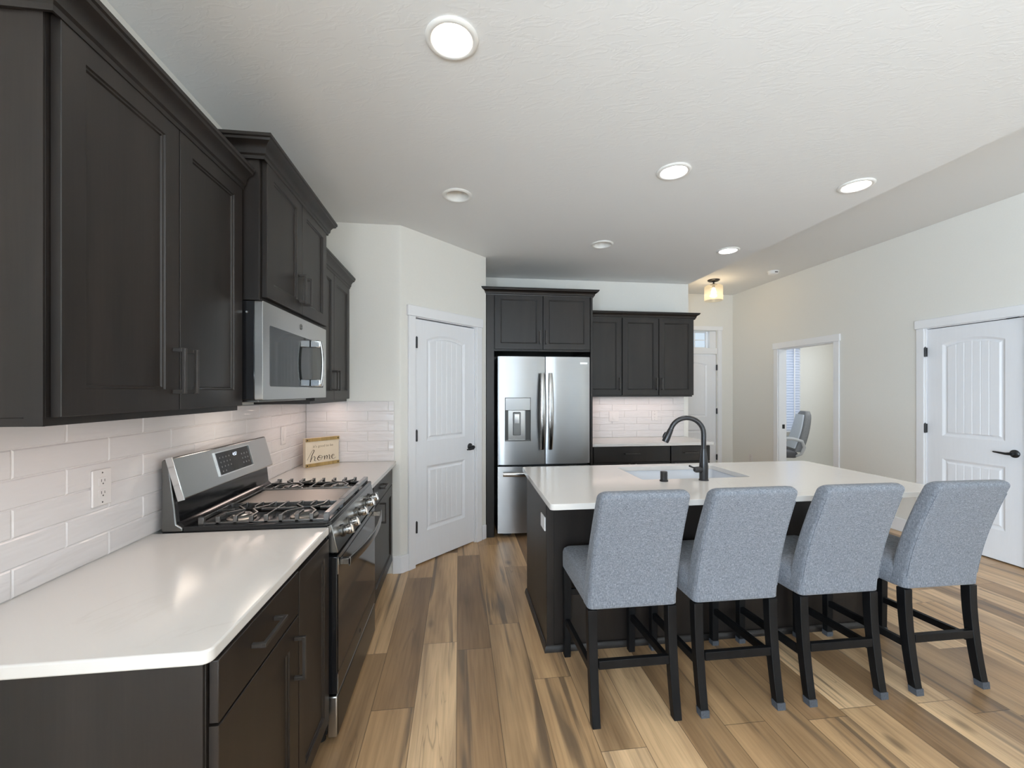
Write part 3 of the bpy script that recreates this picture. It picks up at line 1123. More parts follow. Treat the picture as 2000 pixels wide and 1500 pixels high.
FT = FR((XL + 0.0097, 0, 0), (0, 1, 0), (1, 0, 0))
outlet(FT, 1.534, 1.118, 'white duplex outlet on the left tile backsplash beside the range')
outlet(FT, 2.975, 1.140, 'white switch plate on the left backsplash near the home sign', 'switch')
FT2 = FR((0, YF - 0.0097, 0), (1, 0, 0), (0, -1, 0))
outlet(FT2, 1.83, 1.135, 'white switch plate on the back tiles nearest the refrigerator', 'switch', w=0.118)
outlet(FT2, 2.34, 1.142, 'white outlet on the back tiles above the faucet', 'outlet')
FT3 = FR((XR, 0, 0), (0, -1, 0), (-1, 0, 0))
outlet(FT3, -6.03, 0.40, 'white outlet low on the right wall between front door and office', 'outlet')

# ------------------------------------------------------------------ refrigerator surround and wall cabinets
FF = FR((0, 4.150, 0), (1, 0, 0), (0, -1, 0))
c = thing('refrigerator_cabinet', 'tall espresso surround with two doors over the refrigerator', 'cabinet', (0.80, 4.45, 0))
build('side_panel', MB().box(0.268, 0.345, 4.130, YF - 0.001, 0.0, 2.405), 'cab', c, bevel=0.0015)
build('side_panel', MB().box(1.322, 1.344, 4.130, YF - 0.001, 0.0, 2.405), 'cab', c, bevel=0.0015)
build('body', MB().box(0.3455, 1.3215, 4.150, YF - 0.001, 1.832, 2.405), 'cab', c)
cab_door(FF, c, 0.351, 0.829, 1.850, 2.400, 0.800, 1.970, st=0.058)
cab_door(FF, c, 0.835, 1.316, 1.850, 2.400, 0.862, 1.970, st=0.058)
build('crown', MB().sweep(crown_prof(2.380, 1.15, 0.85), [(0.2710, 4.200), (0.2710, 4.1295), (1.3445, 4.1295), (1.3445, YF - 0.002)], True), 'cab', c)

FU = FR((0, 4.53, 0), (1, 0, 0), (0, -1, 0))
c = thing('wall_cabinet', 'single door espresso wall cabinet right beside the refrigerator surround', 'cabinet', (1.58, 4.68, 1.373))
build('body', MB().box(1.3455, 1.8055, 4.53, YF - 0.001, 1.390, 2.31), 'cab', c, bevel=0.001)
build('light_rail', MB().box(1.3455, 1.8055, 4.532, YF - 0.012, 1.373, 1.3895), 'cab', c)
cab_door(FU, c, 1.353, 1.800, 1.392, 2.262, 1.775, 1.515)
build('crown', MB().sweep(crown_prof(2.250, 1.0, 0.85), [(1.3915, 4.509), (1.8055, 4.509)]), 'cab', c)
c = thing('wall_cabinet', 'two door espresso wall cabinet on the back wall nearest the front door', 'cabinet', (2.23, 4.68, 1.373))
build('body', MB().box(1.8065, 2.664, 4.53, YF - 0.001, 1.390, 2.31), 'cab', c, bevel=0.001)
build('light_rail', MB().box(1.8065, 2.650, 4.532, YF - 0.012, 1.373, 1.3895), 'cab', c)
cab_door(FU, c, 1.812, 2.234, 1.392, 2.262, 2.207, 1.515)
cab_door(FU, c, 2.242, 2.656, 1.392, 2.262, 2.269, 1.515)
build('crown', MB().sweep(crown_prof(2.250, 1.0, 0.85), [(2.6645, YF - 0.002), (2.6645, 4.509), (1.8065, 4.509)][::-1]), 'cab', c)

FG = FR((0, 4.285, 0), (1, 0, 0), (0, -1, 0))
c = thing('base_cabinet', 'wide espresso base cabinet with drawer just right of the refrigerator', 'cabinet', (1.8, 4.55, 0))
build('body', MB().box(1.3455, 2.2495, 4.285, YF - 0.012, 0.10, CB - 0.0005), 'cab', c)
build('toe_kick', MB().box(1.3455, 2.2495, 4.35, YF - 0.012, 0.0, 0.0995), 'toe', c)
cab_drawer(FG, c, 1.40, 2.243, 0.684, 0.848, 0.165, 1.815)
cab_door(FG, c, 1.40, 1.819, 0.112, 0.678, 1.785, 0.60)
cab_door(FG, c, 1.823, 2.243, 0.112, 0.678, 1.857, 0.60)
c = thing('base_cabinet', 'narrow espresso base cabinet with drawer behind the faucet', 'cabinet', (2.48, 4.55, 0))
build('body', MB().box(2.2505, 2.705, 4.285, YF - 0.012, 0.10, CB - 0.0005), 'cab', c)
build('toe_kick', MB().box(2.2505, 2.705, 4.35, YF - 0.012, 0.0, 0.0995), 'toe', c)
cab_drawer(FG, c, 2.256, 2.699, 0.684, 0.848, 0.165, 2.475)
cab_door(FG, c, 2.256, 2.699, 0.112, 0.678, 2.30, 0.60)
tag(build('countertop', MB().prism([(1.3455, YF - 0.001), (1.3455, 4.235), (2.725, 4.235), (2.748, 4.258), (2.748, YF - 0.001)][::-1], CB, CT), 'quartz', loc=(2.05, 4.54, CB), bevel=0.004),
    'white quartz countertop on the back wall right of the refrigerator', 'countertop')

# ------------------------------------------------------------------ refrigerator
c = thing('refrigerator', 'stainless french door refrigerator with ice dispenser in the dark surround', 'refrigerator', (0.84, 4.45, 0))
RX0, RX1, RY = 0.378, 1.304, 4.095
build('body', MB().box(RX0 + 0.004, RX1 - 0.004, 4.165, 4.80, 0.03, 1.775), 'steel_dark', c, bevel=0.003)
build('gasket', MB().box(RX0 + 0.012, RX1 - 0.012, 4.150, 4.1645, 0.04, 1.770), 'gasket', c)


def fdoor(a0, a1, c0, c1, hole=None):
    n = 8
    F = FR((0, 0, 0), (1, 0, 0), (0, -1, 0))
    pf = []
    bul = 0.010
    for i in range(n + 1):
        t = i / n
        a = a0 + (a1 - a0) * t
        e = min(t, 1 - t)
        yy = RY - bul * (1 - (2 * t - 1) ** 2) + (0.010 * (1 - e / 0.03) ** 2 if e < 0.03 else 0)
        pf.append((a, yy))
    poly = [(a0, 4.1495)] + pf + [(a1, 4.1495)]
    return poly


RM = 0.852
HX0, HX1, HZ0, HZ1 = 0.447, 0.701, 0.945, 1.372
dl = MB()
# left door split round the dispenser recess
zz = [0.716, HZ0, HZ1, 1.775]
pfull = fdoor(RX0, RM - 0.004, 0, 0)


def sub_poly(a0, a1):
    base = pfull[1:-1]

    def yat(a):
        for p, q in zip(base, base[1:]):
            if p[0] - 1e-9 <= a <= q[0] + 1e-9:
                t = (a - p[0]) / (q[0] - p[0])
                return p[1] + t * (q[1] - p[1])
        return base[-1][1]
    xs = [a0] + [p[0] for p in base if a0 < p[0] < a1] + [a1]
    return [(a0, 4.1495)] + [(a, yat(a)) for a in xs] + [(a1, 4.1495)], yat


P_all, yat = sub_poly(RX0, RM - 0.004)
# front skin with a hole: columns of quads
xs = sorted(set([p[0] for p in pfull[1:-1]] + [HX0, HX1]))
for i in range(len(xs) - 1):
    for j in range(3):
        xa, xb = xs[i], xs[i + 1]
        if j == 1 and xa >= HX0 - 1e-6 and xb <= HX1 + 1e-6:
            continue
        q = [dl.v((xa, yat(xa), zz[j])), dl.v((xb, yat(xb), zz[j])), dl.v((xb, yat(xb), zz[j + 1])), dl.v((xa, yat(xa), zz[j + 1]))]
        dl.f(q)
xe0, xe1 = xs[0], xs[-1]
for xx in (xe0, xe1):
    for j in range(3):
        dl.f([dl.v((xx, yat(xx), zz[j])), dl.v((xx, 4.1495, zz[j])), dl.v((xx, 4.1495, zz[j + 1])), dl.v((xx, yat(xx), zz[j + 1]))])
for z in (zz[0], zz[3]):
    dl.f([dl.v((p[0], p[1], z)) for p in P_all])
dl.f([dl.v(p) for p in ((xe0, 4.1495, zz[0]), (xe1, 4.1495, zz[0]), (xe1, 4.1495, zz[3]), (xe0, 4.1495, zz[3]))])
# recess liner
RB = 4.140
ring0 = [(HX0, yat(HX0), HZ0), (HX1, yat(HX1), HZ0), (HX1, yat(HX1), HZ1), (HX0, yat(HX0), HZ1)]
ring1 = [(HX0, RB, HZ0), (HX1, RB, HZ0), (HX1, RB, HZ1), (HX0, RB, HZ1)]
for i in range(4):
    j = (i + 1) % 4
    dl.f([dl.v(ring0[i]), dl.v(ring0[j]), dl.v(ring1[j]), dl.v(ring1[i])])
dl.f([dl.v(p) for p in ring1])
left = build('door', dl, 'steel', c, angle=30)
# dispenser
dsp = build('dispenser_panel', MB().box(HX0 + 0.003, HX1 - 0.003, 4.083, 4.1395, 1.247, HZ1 - 0.003), 'steel', left, bevel=0.003)
build('dispenser_cheek', MB().box(HX0 + 0.002, HX0 + 0.034, 4.098, 4.1395, HZ0 + 0.002, 1.2465), 'gasket_grey', left)
build('dispenser_cheek', MB().box(HX1 - 0.050, HX1 - 0.002, 4.098, 4.1395, HZ0 + 0.002, 1.2465), 'gasket_grey', left)
build('dispenser_back', MB().box(HX0 + 0.0345, HX1 - 0.0505, 4.120, 4.1395, HZ0 + 0.012, 1.2465), 'steel_mid2', left)
build('dispenser_tray', MB().box(HX0 + 0.003, HX1 - 0.003, 4.088, 4.1195, HZ0 + 0.001, HZ0 + 0.011), 'steel_dark', left)
pd = MB().prism(rrect(0.530, 0.606, 1.000, 1.228, 0.008, 3), 4.112, 4.1195, ax=(0, 2, 1))
build('dispenser_paddle', pd, 'gasket', left)
pd = MB().prism(rrect(0.535, 0.601, 1.005, 1.220, 0.006, 3), 4.107, 4.1115, ax=(0, 2, 1))
build('dispenser_lever', pd, 'steel_dark', left)
build('dispenser_light', MB().box(0.546, 0.590, 4.1045, 4.1065, 1.120, 1.208), 'chrome', left)
right = build('door', MB().prism(fdoor(RM + 0.004, RX1, 0, 0), 0.716, 1.775), 'steel', c, angle=30)
build('badge', MB().box(1.20, 1.275, 4.0845, 4.0915, 1.704, 1.722), 'chrome', right)
frz = build('freezer_drawer', MB().prism(fdoor(RX0, RX1, 0, 0), 0.045, 0.696), 'steel', c, angle=30)


def fridge_handle(x, parent):
    pts, rs = [], []
    m = MB()
    rings = []
    n = 14
    for i in range(n + 1):
        t = i / n
        z = 0.862 + (1.612 - 0.862) * t
        bow = 4.058 - 0.030 * (1 - (2 * t - 1) ** 2)
        hw = 0.020 + 0.008 * (1 - (2 * t - 1) ** 2)
        th = 0.008
        rings.append([(x + hw * math.cos(q), bow + th * math.sin(q), z) for q in [2 * math.pi * k / 12 for k in range(12)]])
    m.loft(rings)
    for z in (0.885, 1.59):
        m.box(x - 0.010, x + 0.010, 4.056, 4.0925, z - 0.018, z + 0.018)
    return build('handle', m, 'chrome_dark', parent)


fridge_handle(0.812, left)
fridge_handle(0.893, right)
m = MB()
rings = []
for i in range(15):
    t = i / 14
    x = 0.425 + (1.257 - 0.425) * t
    bow = 4.055 - 0.030 * (1 - (2 * t - 1) ** 2)
    rings.append([(x, bow + 0.008 * math.sin(q), 0.628 + 0.021 * math.cos(q)) for q in [2 * math.pi * k / 12 for k in range(12)]])
m.loft(rings)
for x in (0.445, 1.237):
    m.box(x - 0.018, x + 0.018, 4.053, 4.0925, 0.617, 0.639)
build('handle', m, 'chrome_dark', frz)
for x in (0.44, 1.17):
    build('foot', MB().box(x, x + 0.08, 4.18, 4.26, 0.0, 0.0295), 'black', c)

# ------------------------------------------------------------------ microwave
c = thing('microwave', 'stainless over-the-range microwave mounted under the raised cabinet', 'microwave', (-0.95, 2.175, 1.392))
MY0, MY1, MZ0, MZ1 = 1.782, 2.578, 1.397, 1.790
build('body', MB().box(LX + 0.01, -0.800, MY0, MY1, MZ0, MZ1), 'enamel', c, bevel=0.003)
build('vent_bottom', MB().box(LX + 0.01, -0.79, MY0 + 0.01, MY1 - 0.26, MZ0 - 0.010, MZ0 - 0.0005), 'steel_dark', c, bevel=0.002)
FM = FR((-0.768, 0, 0), (0, 1, 0), (1, 0, 0))
GY0, GY1, GZ0, GZ1 = 1.838, 2.530, 1.452, 1.702
dm = MB(FM).prism(rrect(MY0 - 0.006, MY1, MZ0, MZ1, 0.006, 3), -0.030, 0.0, ax=(0, 2, 1), holes=[rrect(GY0, GY1, GZ0, GZ1, 0.010, 4)])
md = build('door', dm, 'steel_h', c, bevel=0.003)
build('door_glass', MB(FM).prism(rrect(GY0 + 0.0005, GY1 - 0.0005, GZ0 + 0.0005, GZ1 - 0.0005, 0.010, 4), -0.028, -0.0015, ax=(0, 2, 1)), 'mwglass', md)
# curved chrome handle standing off the door on two chrome brackets
m = MB(FM)
rings = []
for i in range(17):
    t = i / 16
    z = 1.458 + (1.698 - 1.458) * t
    b_ = 0.046 + 0.012 * (1 - (2 * t - 1) ** 2)
    rings.append([(2.335 + sa * 0.016, b_ + sb * 0.006, z) for sa, sb in ((-1, -0.6), (-0.6, -1), (0.6, -1), (1, -0.6), (1, 0.6), (0.6, 1), (-0.6, 1), (-1, 0.6))])
m.loft(rings)
for z0_, z1_ in ((1.458, 1.494), (1.662, 1.698)):
    m.box(2.318, 2.352, -0.001, 0.046, z0_, z1_)
build('handle', m, 'chrome', md, bevel=0.003)


def badge(F, a, c_, b, parent, r=0.012):
    """small round emblem: ring with a swirling script pair inside"""
    m = MB(F)
    m.tube([(a + r * math.cos(t), b + 0.001, c_ + r * math.sin(t)) for t in [2 * math.pi * k / 20 for k in range(21)]], 0.0012, 6)
    for s in (-1, 1):
        m.tube([(a + s * r * 0.45 + r * 0.32 * math.cos(t), b + 0.001, c_ + r * 0.5 * math.sin(t)) for t in [R(40 + 320 * k / 14) * s for k in range(12)]], 0.0008, 5)
    return build('emblem', m, 'steel_dark', parent)


badge(FM, 2.185, 1.747, 0.0, md, 0.013)
build('mounting_screw', MB().lathe([(0.006, 0.0), (0.004, -0.004)], (-0.828, MY0 - 0.0004, 1.745), 12, 'b'), 'chrome', c)

# ------------------------------------------------------------------ range
c = thing('range', 'black and stainless gas range with slanted control backguard', 'range', (-0.82, 2.17, 0))
GY0r, GY1r = 1.782, 2.560
build('body', MB().box(-1.135, -0.527, GY0r, GY1r, 0.045, 0.885), 'enamel', c, bevel=0.002)
# cooktop with raised lip
FS = FR((0, 0, 0), (0, 1, 0), (1, 0, 0))
m = MB().prism([(-1.06, 0.8855), (-0.520, 0.8855), (-0.508, 0.893), (-0.510, 0.905), (-0.520, 0.908), (-0.535, 0.897), (-1.06, 0.897)], GY0r, GY1r, ax=(0, 2, 1))
m.box(-1.06, -0.520, GY0r, GY0r + 0.012, 0.897, 0.906).box(-1.06, -0.520, GY1r - 0.012, GY1r, 0.897, 0.906)
build('cooktop', m, 'enamel', c, bevel=0.002)
# backguard: housing, lower black splash, slanted steel panel
m = MB().prism([(-1.137, 0.8855), (-1.062, 0.8855), (-1.062, 0.90), (-1.085, 0.915), (-1.092, 0.99), (-1.112, 1.160), (-1.130, 1.168), (-1.137, 1.160)], GY0r, GY1r, ax=(0, 2, 1))
build('backguard', m, 'steel_dark', c, bevel=0.004)
m = MB().prism([(-1.0915, 1.005), (-1.084, 0.915), (-1.061, 0.898), (-1.045, 0.8975), (-1.045, 0.905), (-1.058, 0.909), (-1.074, 0.925), (-1.082, 1.005)], GY0r + 0.004, GY1r - 0.004, ax=(0, 2, 1))
build('splash_panel', m, 'enamel', c)
# slanted control panel
pu = Vector((-1.100 + 1.056, 0, 1.176 - 1.012)).normalized()
FC = FR((-1.056, 0, 1.012), (0, 1, 0), (pu.z, 0, -pu.x), tuple(pu))
LH = math.hypot(0.044, 0.164)
m = MB(FC).prism([(-0.018, 0.0), (0.0, 0.0), (0.004, 0.004), (0.004, LH - 0.006), (-0.002, LH), (-0.018, LH)], GY0r - 0.002, GY1r + 0.002, ax=(1, 2, 0))
cp = build('control_panel', m, 'steel_mid2', c, bevel=0.002)
DY0, DY1, DC0, DC1 = 2.045, 2.345, 0.042, 0.142
m = MB(FC)
m.box(DY0, DY1, 0.0045, 0.0055, DC0, DC1)
disp = build('display', m, 'darkglass', c)
m = MB(FC)
for a0, a1, c0, c1 in ((DY0 - 0.005, DY0 - 0.0005, DC0 - 0.005, DC1 + 0.005), (DY1 + 0.0005, DY1 + 0.005, DC0 - 0.005, DC1 + 0.005), (DY0 - 0.0005, DY1 + 0.0005, DC0 - 0.005, DC0 - 0.0005), (DY0 - 0.0005, DY1 + 0.0005, DC1 + 0.0005, DC1 + 0.005)):
    m.box(a0, a1, 0.0042, 0.009, c0, c1)
build('display_bezel', m, 'chrome', cp)


def text_mesh(txt, size, F, name, mat, parent, align='CENTER', extrude=0.0004, xscale=1.0):
    cu = bpy.data.curves.new('lettering', 'FONT')
    cu.body = txt
    cu.size = size
    cu.align_x = align
    cu.extrude = extrude
    cu.resolution_u = 3
    tmp = bpy.data.objects.new('lettering', cu)
    COL.objects.link(tmp)
    dg = bpy.context.evaluated_depsgraph_get()
    me = bpy.data.meshes.new_from_object(tmp.evaluated_get(dg))
    COL.objects.unlink(tmp)
    bpy.data.objects.remove(tmp)
    base = ROOTLOC[parent.name]
    for v in me.vertices:
        x, y, z = v.co
        v.co = (F @ Vector((x * xscale, z, y))) - base
    me.materials.clear()
    me.materials.append(M[mat])
    me.name = name
    o = bpy.data.objects.new(name, me)
    COL.objects.link(o)
    o.parent = parent
    ROOTLOC[o.name] = base
    return o


Fd = FC @ Matrix.Translation((2.205, 0.0058, 0.112))
text_mesh('4:57', 0.022, Fd, 'clock_digits', 'digits', disp)
kp = [(2.075 + k * 0.026, 0.118 - r * 0.021) for r in range(4) for k in range(4 if r < 3 else 2)] + [(2.265 + k * 0.026, 0.110 - r * 0.022) for r in range(3) for k in range(3)]
for ka, kc in kp:
    build('touch_key', MB(FC).lathe([(0.0042, 0.0), (0.0042, 0.0003)], (ka, 0.0056, kc), 8, 'b'), 'keys', disp)
# end trim of the slanted panel
m = MB(FC).box(GY0r - 0.008, GY0r - 0.0022, -0.020, 0.006, -0.002, LH + 0.001)
build('panel_end', m, 'chrome', cp, bevel=0.0015)

# burners
BUR = [(-0.905, 1.905), (-0.655, 1.905), (-0.905, 2.435), (-0.655, 2.435)]
for bx_, by_ in BUR:
    m = MB().lathe([(0.055, 0.0), (0.055, 0.006), (0.042, 0.010), (0.042, 0.014)], (bx_, by_, 0.8972), 24)
    b_ = build('burner', m, 'griddle', c)
    build('burner_cap', MB().lathe([(0.036, 0.0), (0.037, 0.005), (0.030, 0.009)], (bx_, by_, 0.9115), 24), 'iron', b_)


def grate(y0, y1):
    """cast iron grate: low outer rails on feet, raised posts and zigzag fingers pointing at the two burners"""
    m = MB()
    x0, x1 = -1.005, -0.535
    zt = 0.931

    def P(u, v, z=zt):
        return (x0 + (x1 - x0) * u / 8, y0 + (y1 - y0) * v, z)

    for y in (y0, y1):
        m.bar((x0, y, 0.909), (x1, y, 0.909), 0.010, 0.009)
    m.bar((x0, y0, 0.926), (x0, y1, 0.926), 0.009, 0.012)
    m.bar((x1, y0, 0.928), (x1, y1, 0.928), 0.020, 0.020)
    for x in (x0, x1):
        for y in (y0, y1):
            m.box(x - 0.010, x + 0.010, y - 0.008, y + 0.008, 0.8975, 0.935)
    zig = ([(1, 0), (1, .25), (1.85, .5), (1.05, .75), (1.1, 1)], [(3.1, 0), (3.1, .25), (2.4, .5), (3.1, .75), (3.15, 1)],
           [(5, 0), (5, .25), (5.85, .5), (5.08, .75), (5.1, 1)], [(7, 0), (7, .25), (6.35, .5), (7, .75), (7, 1)],
           [(4.05, 0), (4.05, 1)], [(2.1, 0), (2.1, .32)], [(2.2, 1), (2.2, .7)], [(6.05, 0), (6.05, .32)], [(6.1, 1), (6.1, .7)],
           [(0, .5), (1.15, .5)], [(8, .5), (7, .5)], [(2.95, .5), (5.2, .5)])
    for zz_ in zig:
        for a, b in zip(zz_, zz_[1:]):
            m.bar(P(*a), P(*b), 0.0066, 0.009)
        for u, v in (zz_[0], zz_[-1]):
            if v in (0, 1):
                x, y, _ = P(u, v)
                m.box(x - 0.0075, x + 0.0075, y - 0.005, y + 0.005, 0.905, 0.936)
    return build('grate', m, 'iron', c, bevel=0.0012)


grate(1.805, 2.018)
grate(2.322, 2.535)
m = MB().box(-0.985, -0.560, 2.034, 2.306, 0.916, 0.9245)
g = build('griddle', m, 'griddle', c, bevel=0.003)
m = MB()
for y in (2.030, 2.310):
    m.bar((-1.005, y, 0.922), (-0.535, y, 0.922), 0.011, 0.016)
m.bar((-1.003, 2.030, 0.922), (-1.003, 2.310, 0.922), 0.012, 0.014)
m.bar((-0.535, 2.030, 0.926), (-0.535, 2.310, 0.926), 0.022, 0.022)
for x in (-1.0, -0.54):
    for y in (2.032, 2.308):
        m.box(x - 0.008, x + 0.008, y - 0.006, y + 0.006, 0.8975, 0.92)
build('griddle_frame', m, 'iron', c, bevel=0.0015)

# front control strip with knobs
pk = Vector((0.027, 0, -0.122)).normalized()
m = MB().prism([(-0.5265, 0.778), (-0.484, 0.778), (-0.5105, 0.895), (-0.5265, 0.895)], GY0r, GY1r, ax=(0, 2, 1))
fp = build('knob_panel', m, 'steel_mid', c, bevel=0.002)
FK = FR((-0.4965, 0, 0.833), (0, 1, 0), (-pk.z, 0, pk.x), (-pk.x, 0, -pk.z))
for ky in (1.895, 2.000, 2.170, 2.340, 2.445):
    m = MB(FK).lathe([(0.027, 0.0003), (0.027, 0.006), (0.020, 0.010), (0.019, 0.020)], (ky, 0, 0), 24, 'b')
    k = build('knob', m, 'steel_dark', c)
    m = MB(FK).lathe([(0.0215, 0.0202), (0.0225, 0.026), (0.021, 0.040), (0.017, 0.043)], (ky, 0, 0), 24, 'b')
    m.box(ky - 0.0045, ky + 0.0045, 0.030, 0.049, -0.021, 0.021)
    build('knob_cap', m, 'chrome', k)
# oven door
m = MB().box(-0.5265, -0.489, GY0r + 0.003, GY1r - 0.003, 0.205, 0.760)
od = build('oven_door', m, 'enamel', c, bevel=0.003)
build('oven_window', MB().box(-0.4885, -0.4865, GY0r + 0.012, GY1r - 0.012, 0.290, 0.735), 'darkglass', od)
build('door_strip', MB().box(-0.4885, -0.4860, GY0r + 0.005, GY1r - 0.005, 0.207, 0.288), 'steel_black', od)
FOD = FR((-0.486, 0, 0), (0, 1, 0), (1, 0, 0))
badge(FOD, 2.17, 0.247, 0.0, od, 0.010)
for y0_ in (1.83, 2.02, 2.21, 2.40):
    for x0_ in (-0.522, -0.508):
        build('vent_slot', MB().box(x0_, x0_ + 0.007, y0_, y0_ + 0.13, 0.7602, 0.7612), 'slot', od)
m = MB()
rings = []
for i in range(25):
    t = i / 24
    y = GY0r + 0.035 + (GY1r - GY0r - 0.07) * t
    bow = -0.448 + 0.036 * (1 - (2 * t - 1) ** 2)
    rings.append([(bow + sa * 0.0045, y, 0.728 + sb * 0.018) for sa, sb in ((-1, -1), (0.6, -1), (1, -0.7), (1, 0.7), (0.6, 1), (-1, 1))])
m.loft(rings)
for y in (GY0r + 0.047, GY1r - 0.047):
    m.box(-0.4864, -0.446, y - 0.012, y + 0.012, 0.716, 0.740)
build('handle', m, 'steel_mid', od, bevel=0.001)
build('door_corner', MB().box(-0.4885, -0.4845, GY0r + 0.002, GY0r + 0.0115, 0.69, 0.757), 'chrome', od)
build('door_corner', MB().box(-0.4885, -0.4845, GY0r + 0.0005, GY0r + 0.0048, 0.207, 0.285), 'chrome', od)
m = MB().box(-0.5265, -0.489, GY0r + 0.003, GY1r - 0.003, 0.028, 0.194)
dr = build('storage_drawer', m, 'steel_h', c, bevel=0.005)
build('drawer_front', MB().box(-0.4885, -0.4865, GY0r + 0.010, GY1r - 0.010, 0.034, 0.190), 'steel_black', dr, bevel=0.001)
for x in (-1.09, -0.56):
    for y in (1.82, 2.52):
        build('levelling_foot', MB().lathe([(0.018, 0.0), (0.018, 0.0445)], (x, y, 0), 12), 'black', c)

# ------------------------------------------------------------------ home sign
sx0, sy0, sx1, sy1 = -1.085, 3.175, -0.910, 3.371
su = Vector((sx1 - sx0, sy1 - sy0, 0)).normalized()
FH = FR((sx0, sy0, CT + 0.0005), tuple(su), (su.y, -su.x, 0))
SW, SH = 0.262, 0.207
c = thing('sign', 'small cream sign with gold rails reading home, standing on the counter corner', 'sign', FH @ Vector((SW / 2, -0.015, 0)))
build('board', MB(FH).box(0, SW, -0.036, 0.0, 0.0, SH), 'signface', c, bevel=0.0012)
for z0_ in (0.0, SH - 0.024):
    rl = build('rail', MB(FH).box(-0.001, SW + 0.001, 0.0002, 0.006, z0_, z0_ + 0.024), 'gold', c, bevel=0.001)
    for a in (0.010, SW - 0.010):
        build('nail', MB(FH).lathe([(0.006, 0.0), (0.004, 0.002)], (a, 0.0062, z0_ + 0.012), 10, 'b'), 'ink', rl)
text_mesh("it's good to be", 0.026, FH @ Matrix.Translation((SW / 2 + 0.004, 0.0004, 0.137)), 'lettering', 'ink_light', c, xscale=1.05)


def catmull(pts, n=8):
    out = []
    P = [pts[0]] + pts + [pts[-1]]
    for i in range(1, len(P) - 2):
        p0, p1, p2, p3 = [Vector(q) for q in P[i - 1:i + 3]]
        for k in range(n):
            t = k / n
            out.append(0.5 * ((2 * p1) + (-p0 + p2) * t + (2 * p0 - 5 * p1 + 4 * p2 - p3) * t * t + (-p0 + 3 * p1 - 3 * p2 + p3) * t ** 3))
    out.append(Vector(pts[-1]))
    return out


strokes = [
    [(-0.06, 0.15), (0.06, 0.62), (0.17, 1.0), (0.22, 0.92), (0.13, 0.5), (0.07, -0.05)],
    [(0.07, -0.05), (0.13, 0.25), (0.22, 0.42), (0.26, 0.30), (0.24, 0.06), (0.30, 0.0)],
    [(0.42, 0.40), (0.36, 0.20), (0.42, 0.02), (0.53, 0.10), (0.56, 0.32), (0.48, 0.46), (0.40, 0.34), (0.50, 0.22), (0.62, 0.34)],
    [(0.66, 0.38), (0.66, 0.02)], [(0.66, 0.10), (0.73, 0.38), (0.77, 0.28), (0.76, 0.04)],
    [(0.76, 0.10), (0.84, 0.40), (0.88, 0.30), (0.87, 0.04), (0.93, 0.02)],
    [(0.97, 0.20), (1.07, 0.28), (1.06, 0.40), (0.98, 0.32), (0.98, 0.08), (1.06, 0.0), (1.14, 0.10)],
]
m = MB(FH)
for s in strokes:
    pts = catmull(s)
    rs = []
    for i, p in enumerate(pts):
        q = pts[min(i + 1, len(pts) - 1)] - pts[max(i - 1, 0)]
        rs.append(0.0010 + 0.0016 * max(0.0, -q.y / max(q.length, 1e-6)))
    m.tube([(0.022 + p.x * 0.186, 0.0008, 0.040 + p.y * 0.080) for p in pts], rs, 6)
build('script_word', m, 'ink', c)

# ------------------------------------------------------------------ island
IX0, IX1, IY0, IY1 = 0.482, 2.56, 2.282, 2.985
c = thing('kitchen_island', 'dark espresso kitchen island base under the white top', 'island', (1.5, 2.6, 0))
SKX0, SKX1, SKY0, SKY1 = 1.13, 1.86, 2.49, 2.93
m = MB()
m.box(IX0 + 0.004, SKX0 - 0.035, IY0 + 0.01, IY1 - 0.02, 0.0, CB - 0.0005)
m.box(SKX1 + 0.035, IX1 - 0.004, IY0 + 0.01, IY1 - 0.02, 0.0, CB - 0.0005)
m.box(SKX0 - 0.035, SKX1 + 0.035, IY0 + 0.01, IY1 - 0.02, 0.0, 0.60)
m.box(SKX0 - 0.035, SKX1 + 0.035, IY0 + 0.01, SKY0 - 0.035, 0.60, CB - 0.0005)
build('body', m, 'cab', c)
build('end_panel', MB().box(IX0, IX0 + 0.0035, IY0 + 0.022, IY1 - 0.02, 0.0, CB - 0.0005), 'cab', c)
build('back_panel', MB().box(IX0 + 0.040, IX1 - 0.04, IY0 + 0.002, IY0 + 0.0095, 0.0, CB - 0.0005), 'cab', c)
build('corner_post', MB().box(IX0 - 0.002, IX0 + 0.0395, IY0 - 0.004, IY0 + 0.0095, 0.0, CB - 0.0005).box(IX0 - 0.002, IX0 + 0.0035, IY0 + 0.0095, IY0 + 0.0215, 0.0, CB - 0.0005), 'cab', c, bevel=0.0015)
build('corner_post', MB().box(IX1 - 0.0395, IX1 + 0.002, IY0 - 0.004, IY0 + 0.0095, 0.0, CB - 0.0005), 'cab', c, bevel=0.0015)
prof = [(0.0, 0.0), (0.013, 0.0), (0.0125, 0.010), (0.009, 0.022), (0.005, 0.030), (0.0, 0.034)]
build('shoe_moulding', MB().sweep(prof, [(IX0 - 0.0025, IY1 - 0.02), (IX0 - 0.0025, IY0 - 0.0045), (IX1 + 0.0025, IY0 - 0.0045), (IX1 + 0.0025, IY1 - 0.02)][::-1][::-1]), 'cab', c)
FI = FR((IX0, 0, 0), (0, -1, 0), (-1, 0, 0))
r = thing('wall_outlet', 'white blank outlet cover on the end of the dark island', 'outlet', (IX0 - 0.001, 2.37, 0.69))
build('cover_plate', MB(FI).prism(rrect(-2.425, -2.312, 0.650, 0.728, 0.005, 3), 0.0004, 0.007, ax=(0, 2, 1)), 'plastic', r, bevel=0.002)

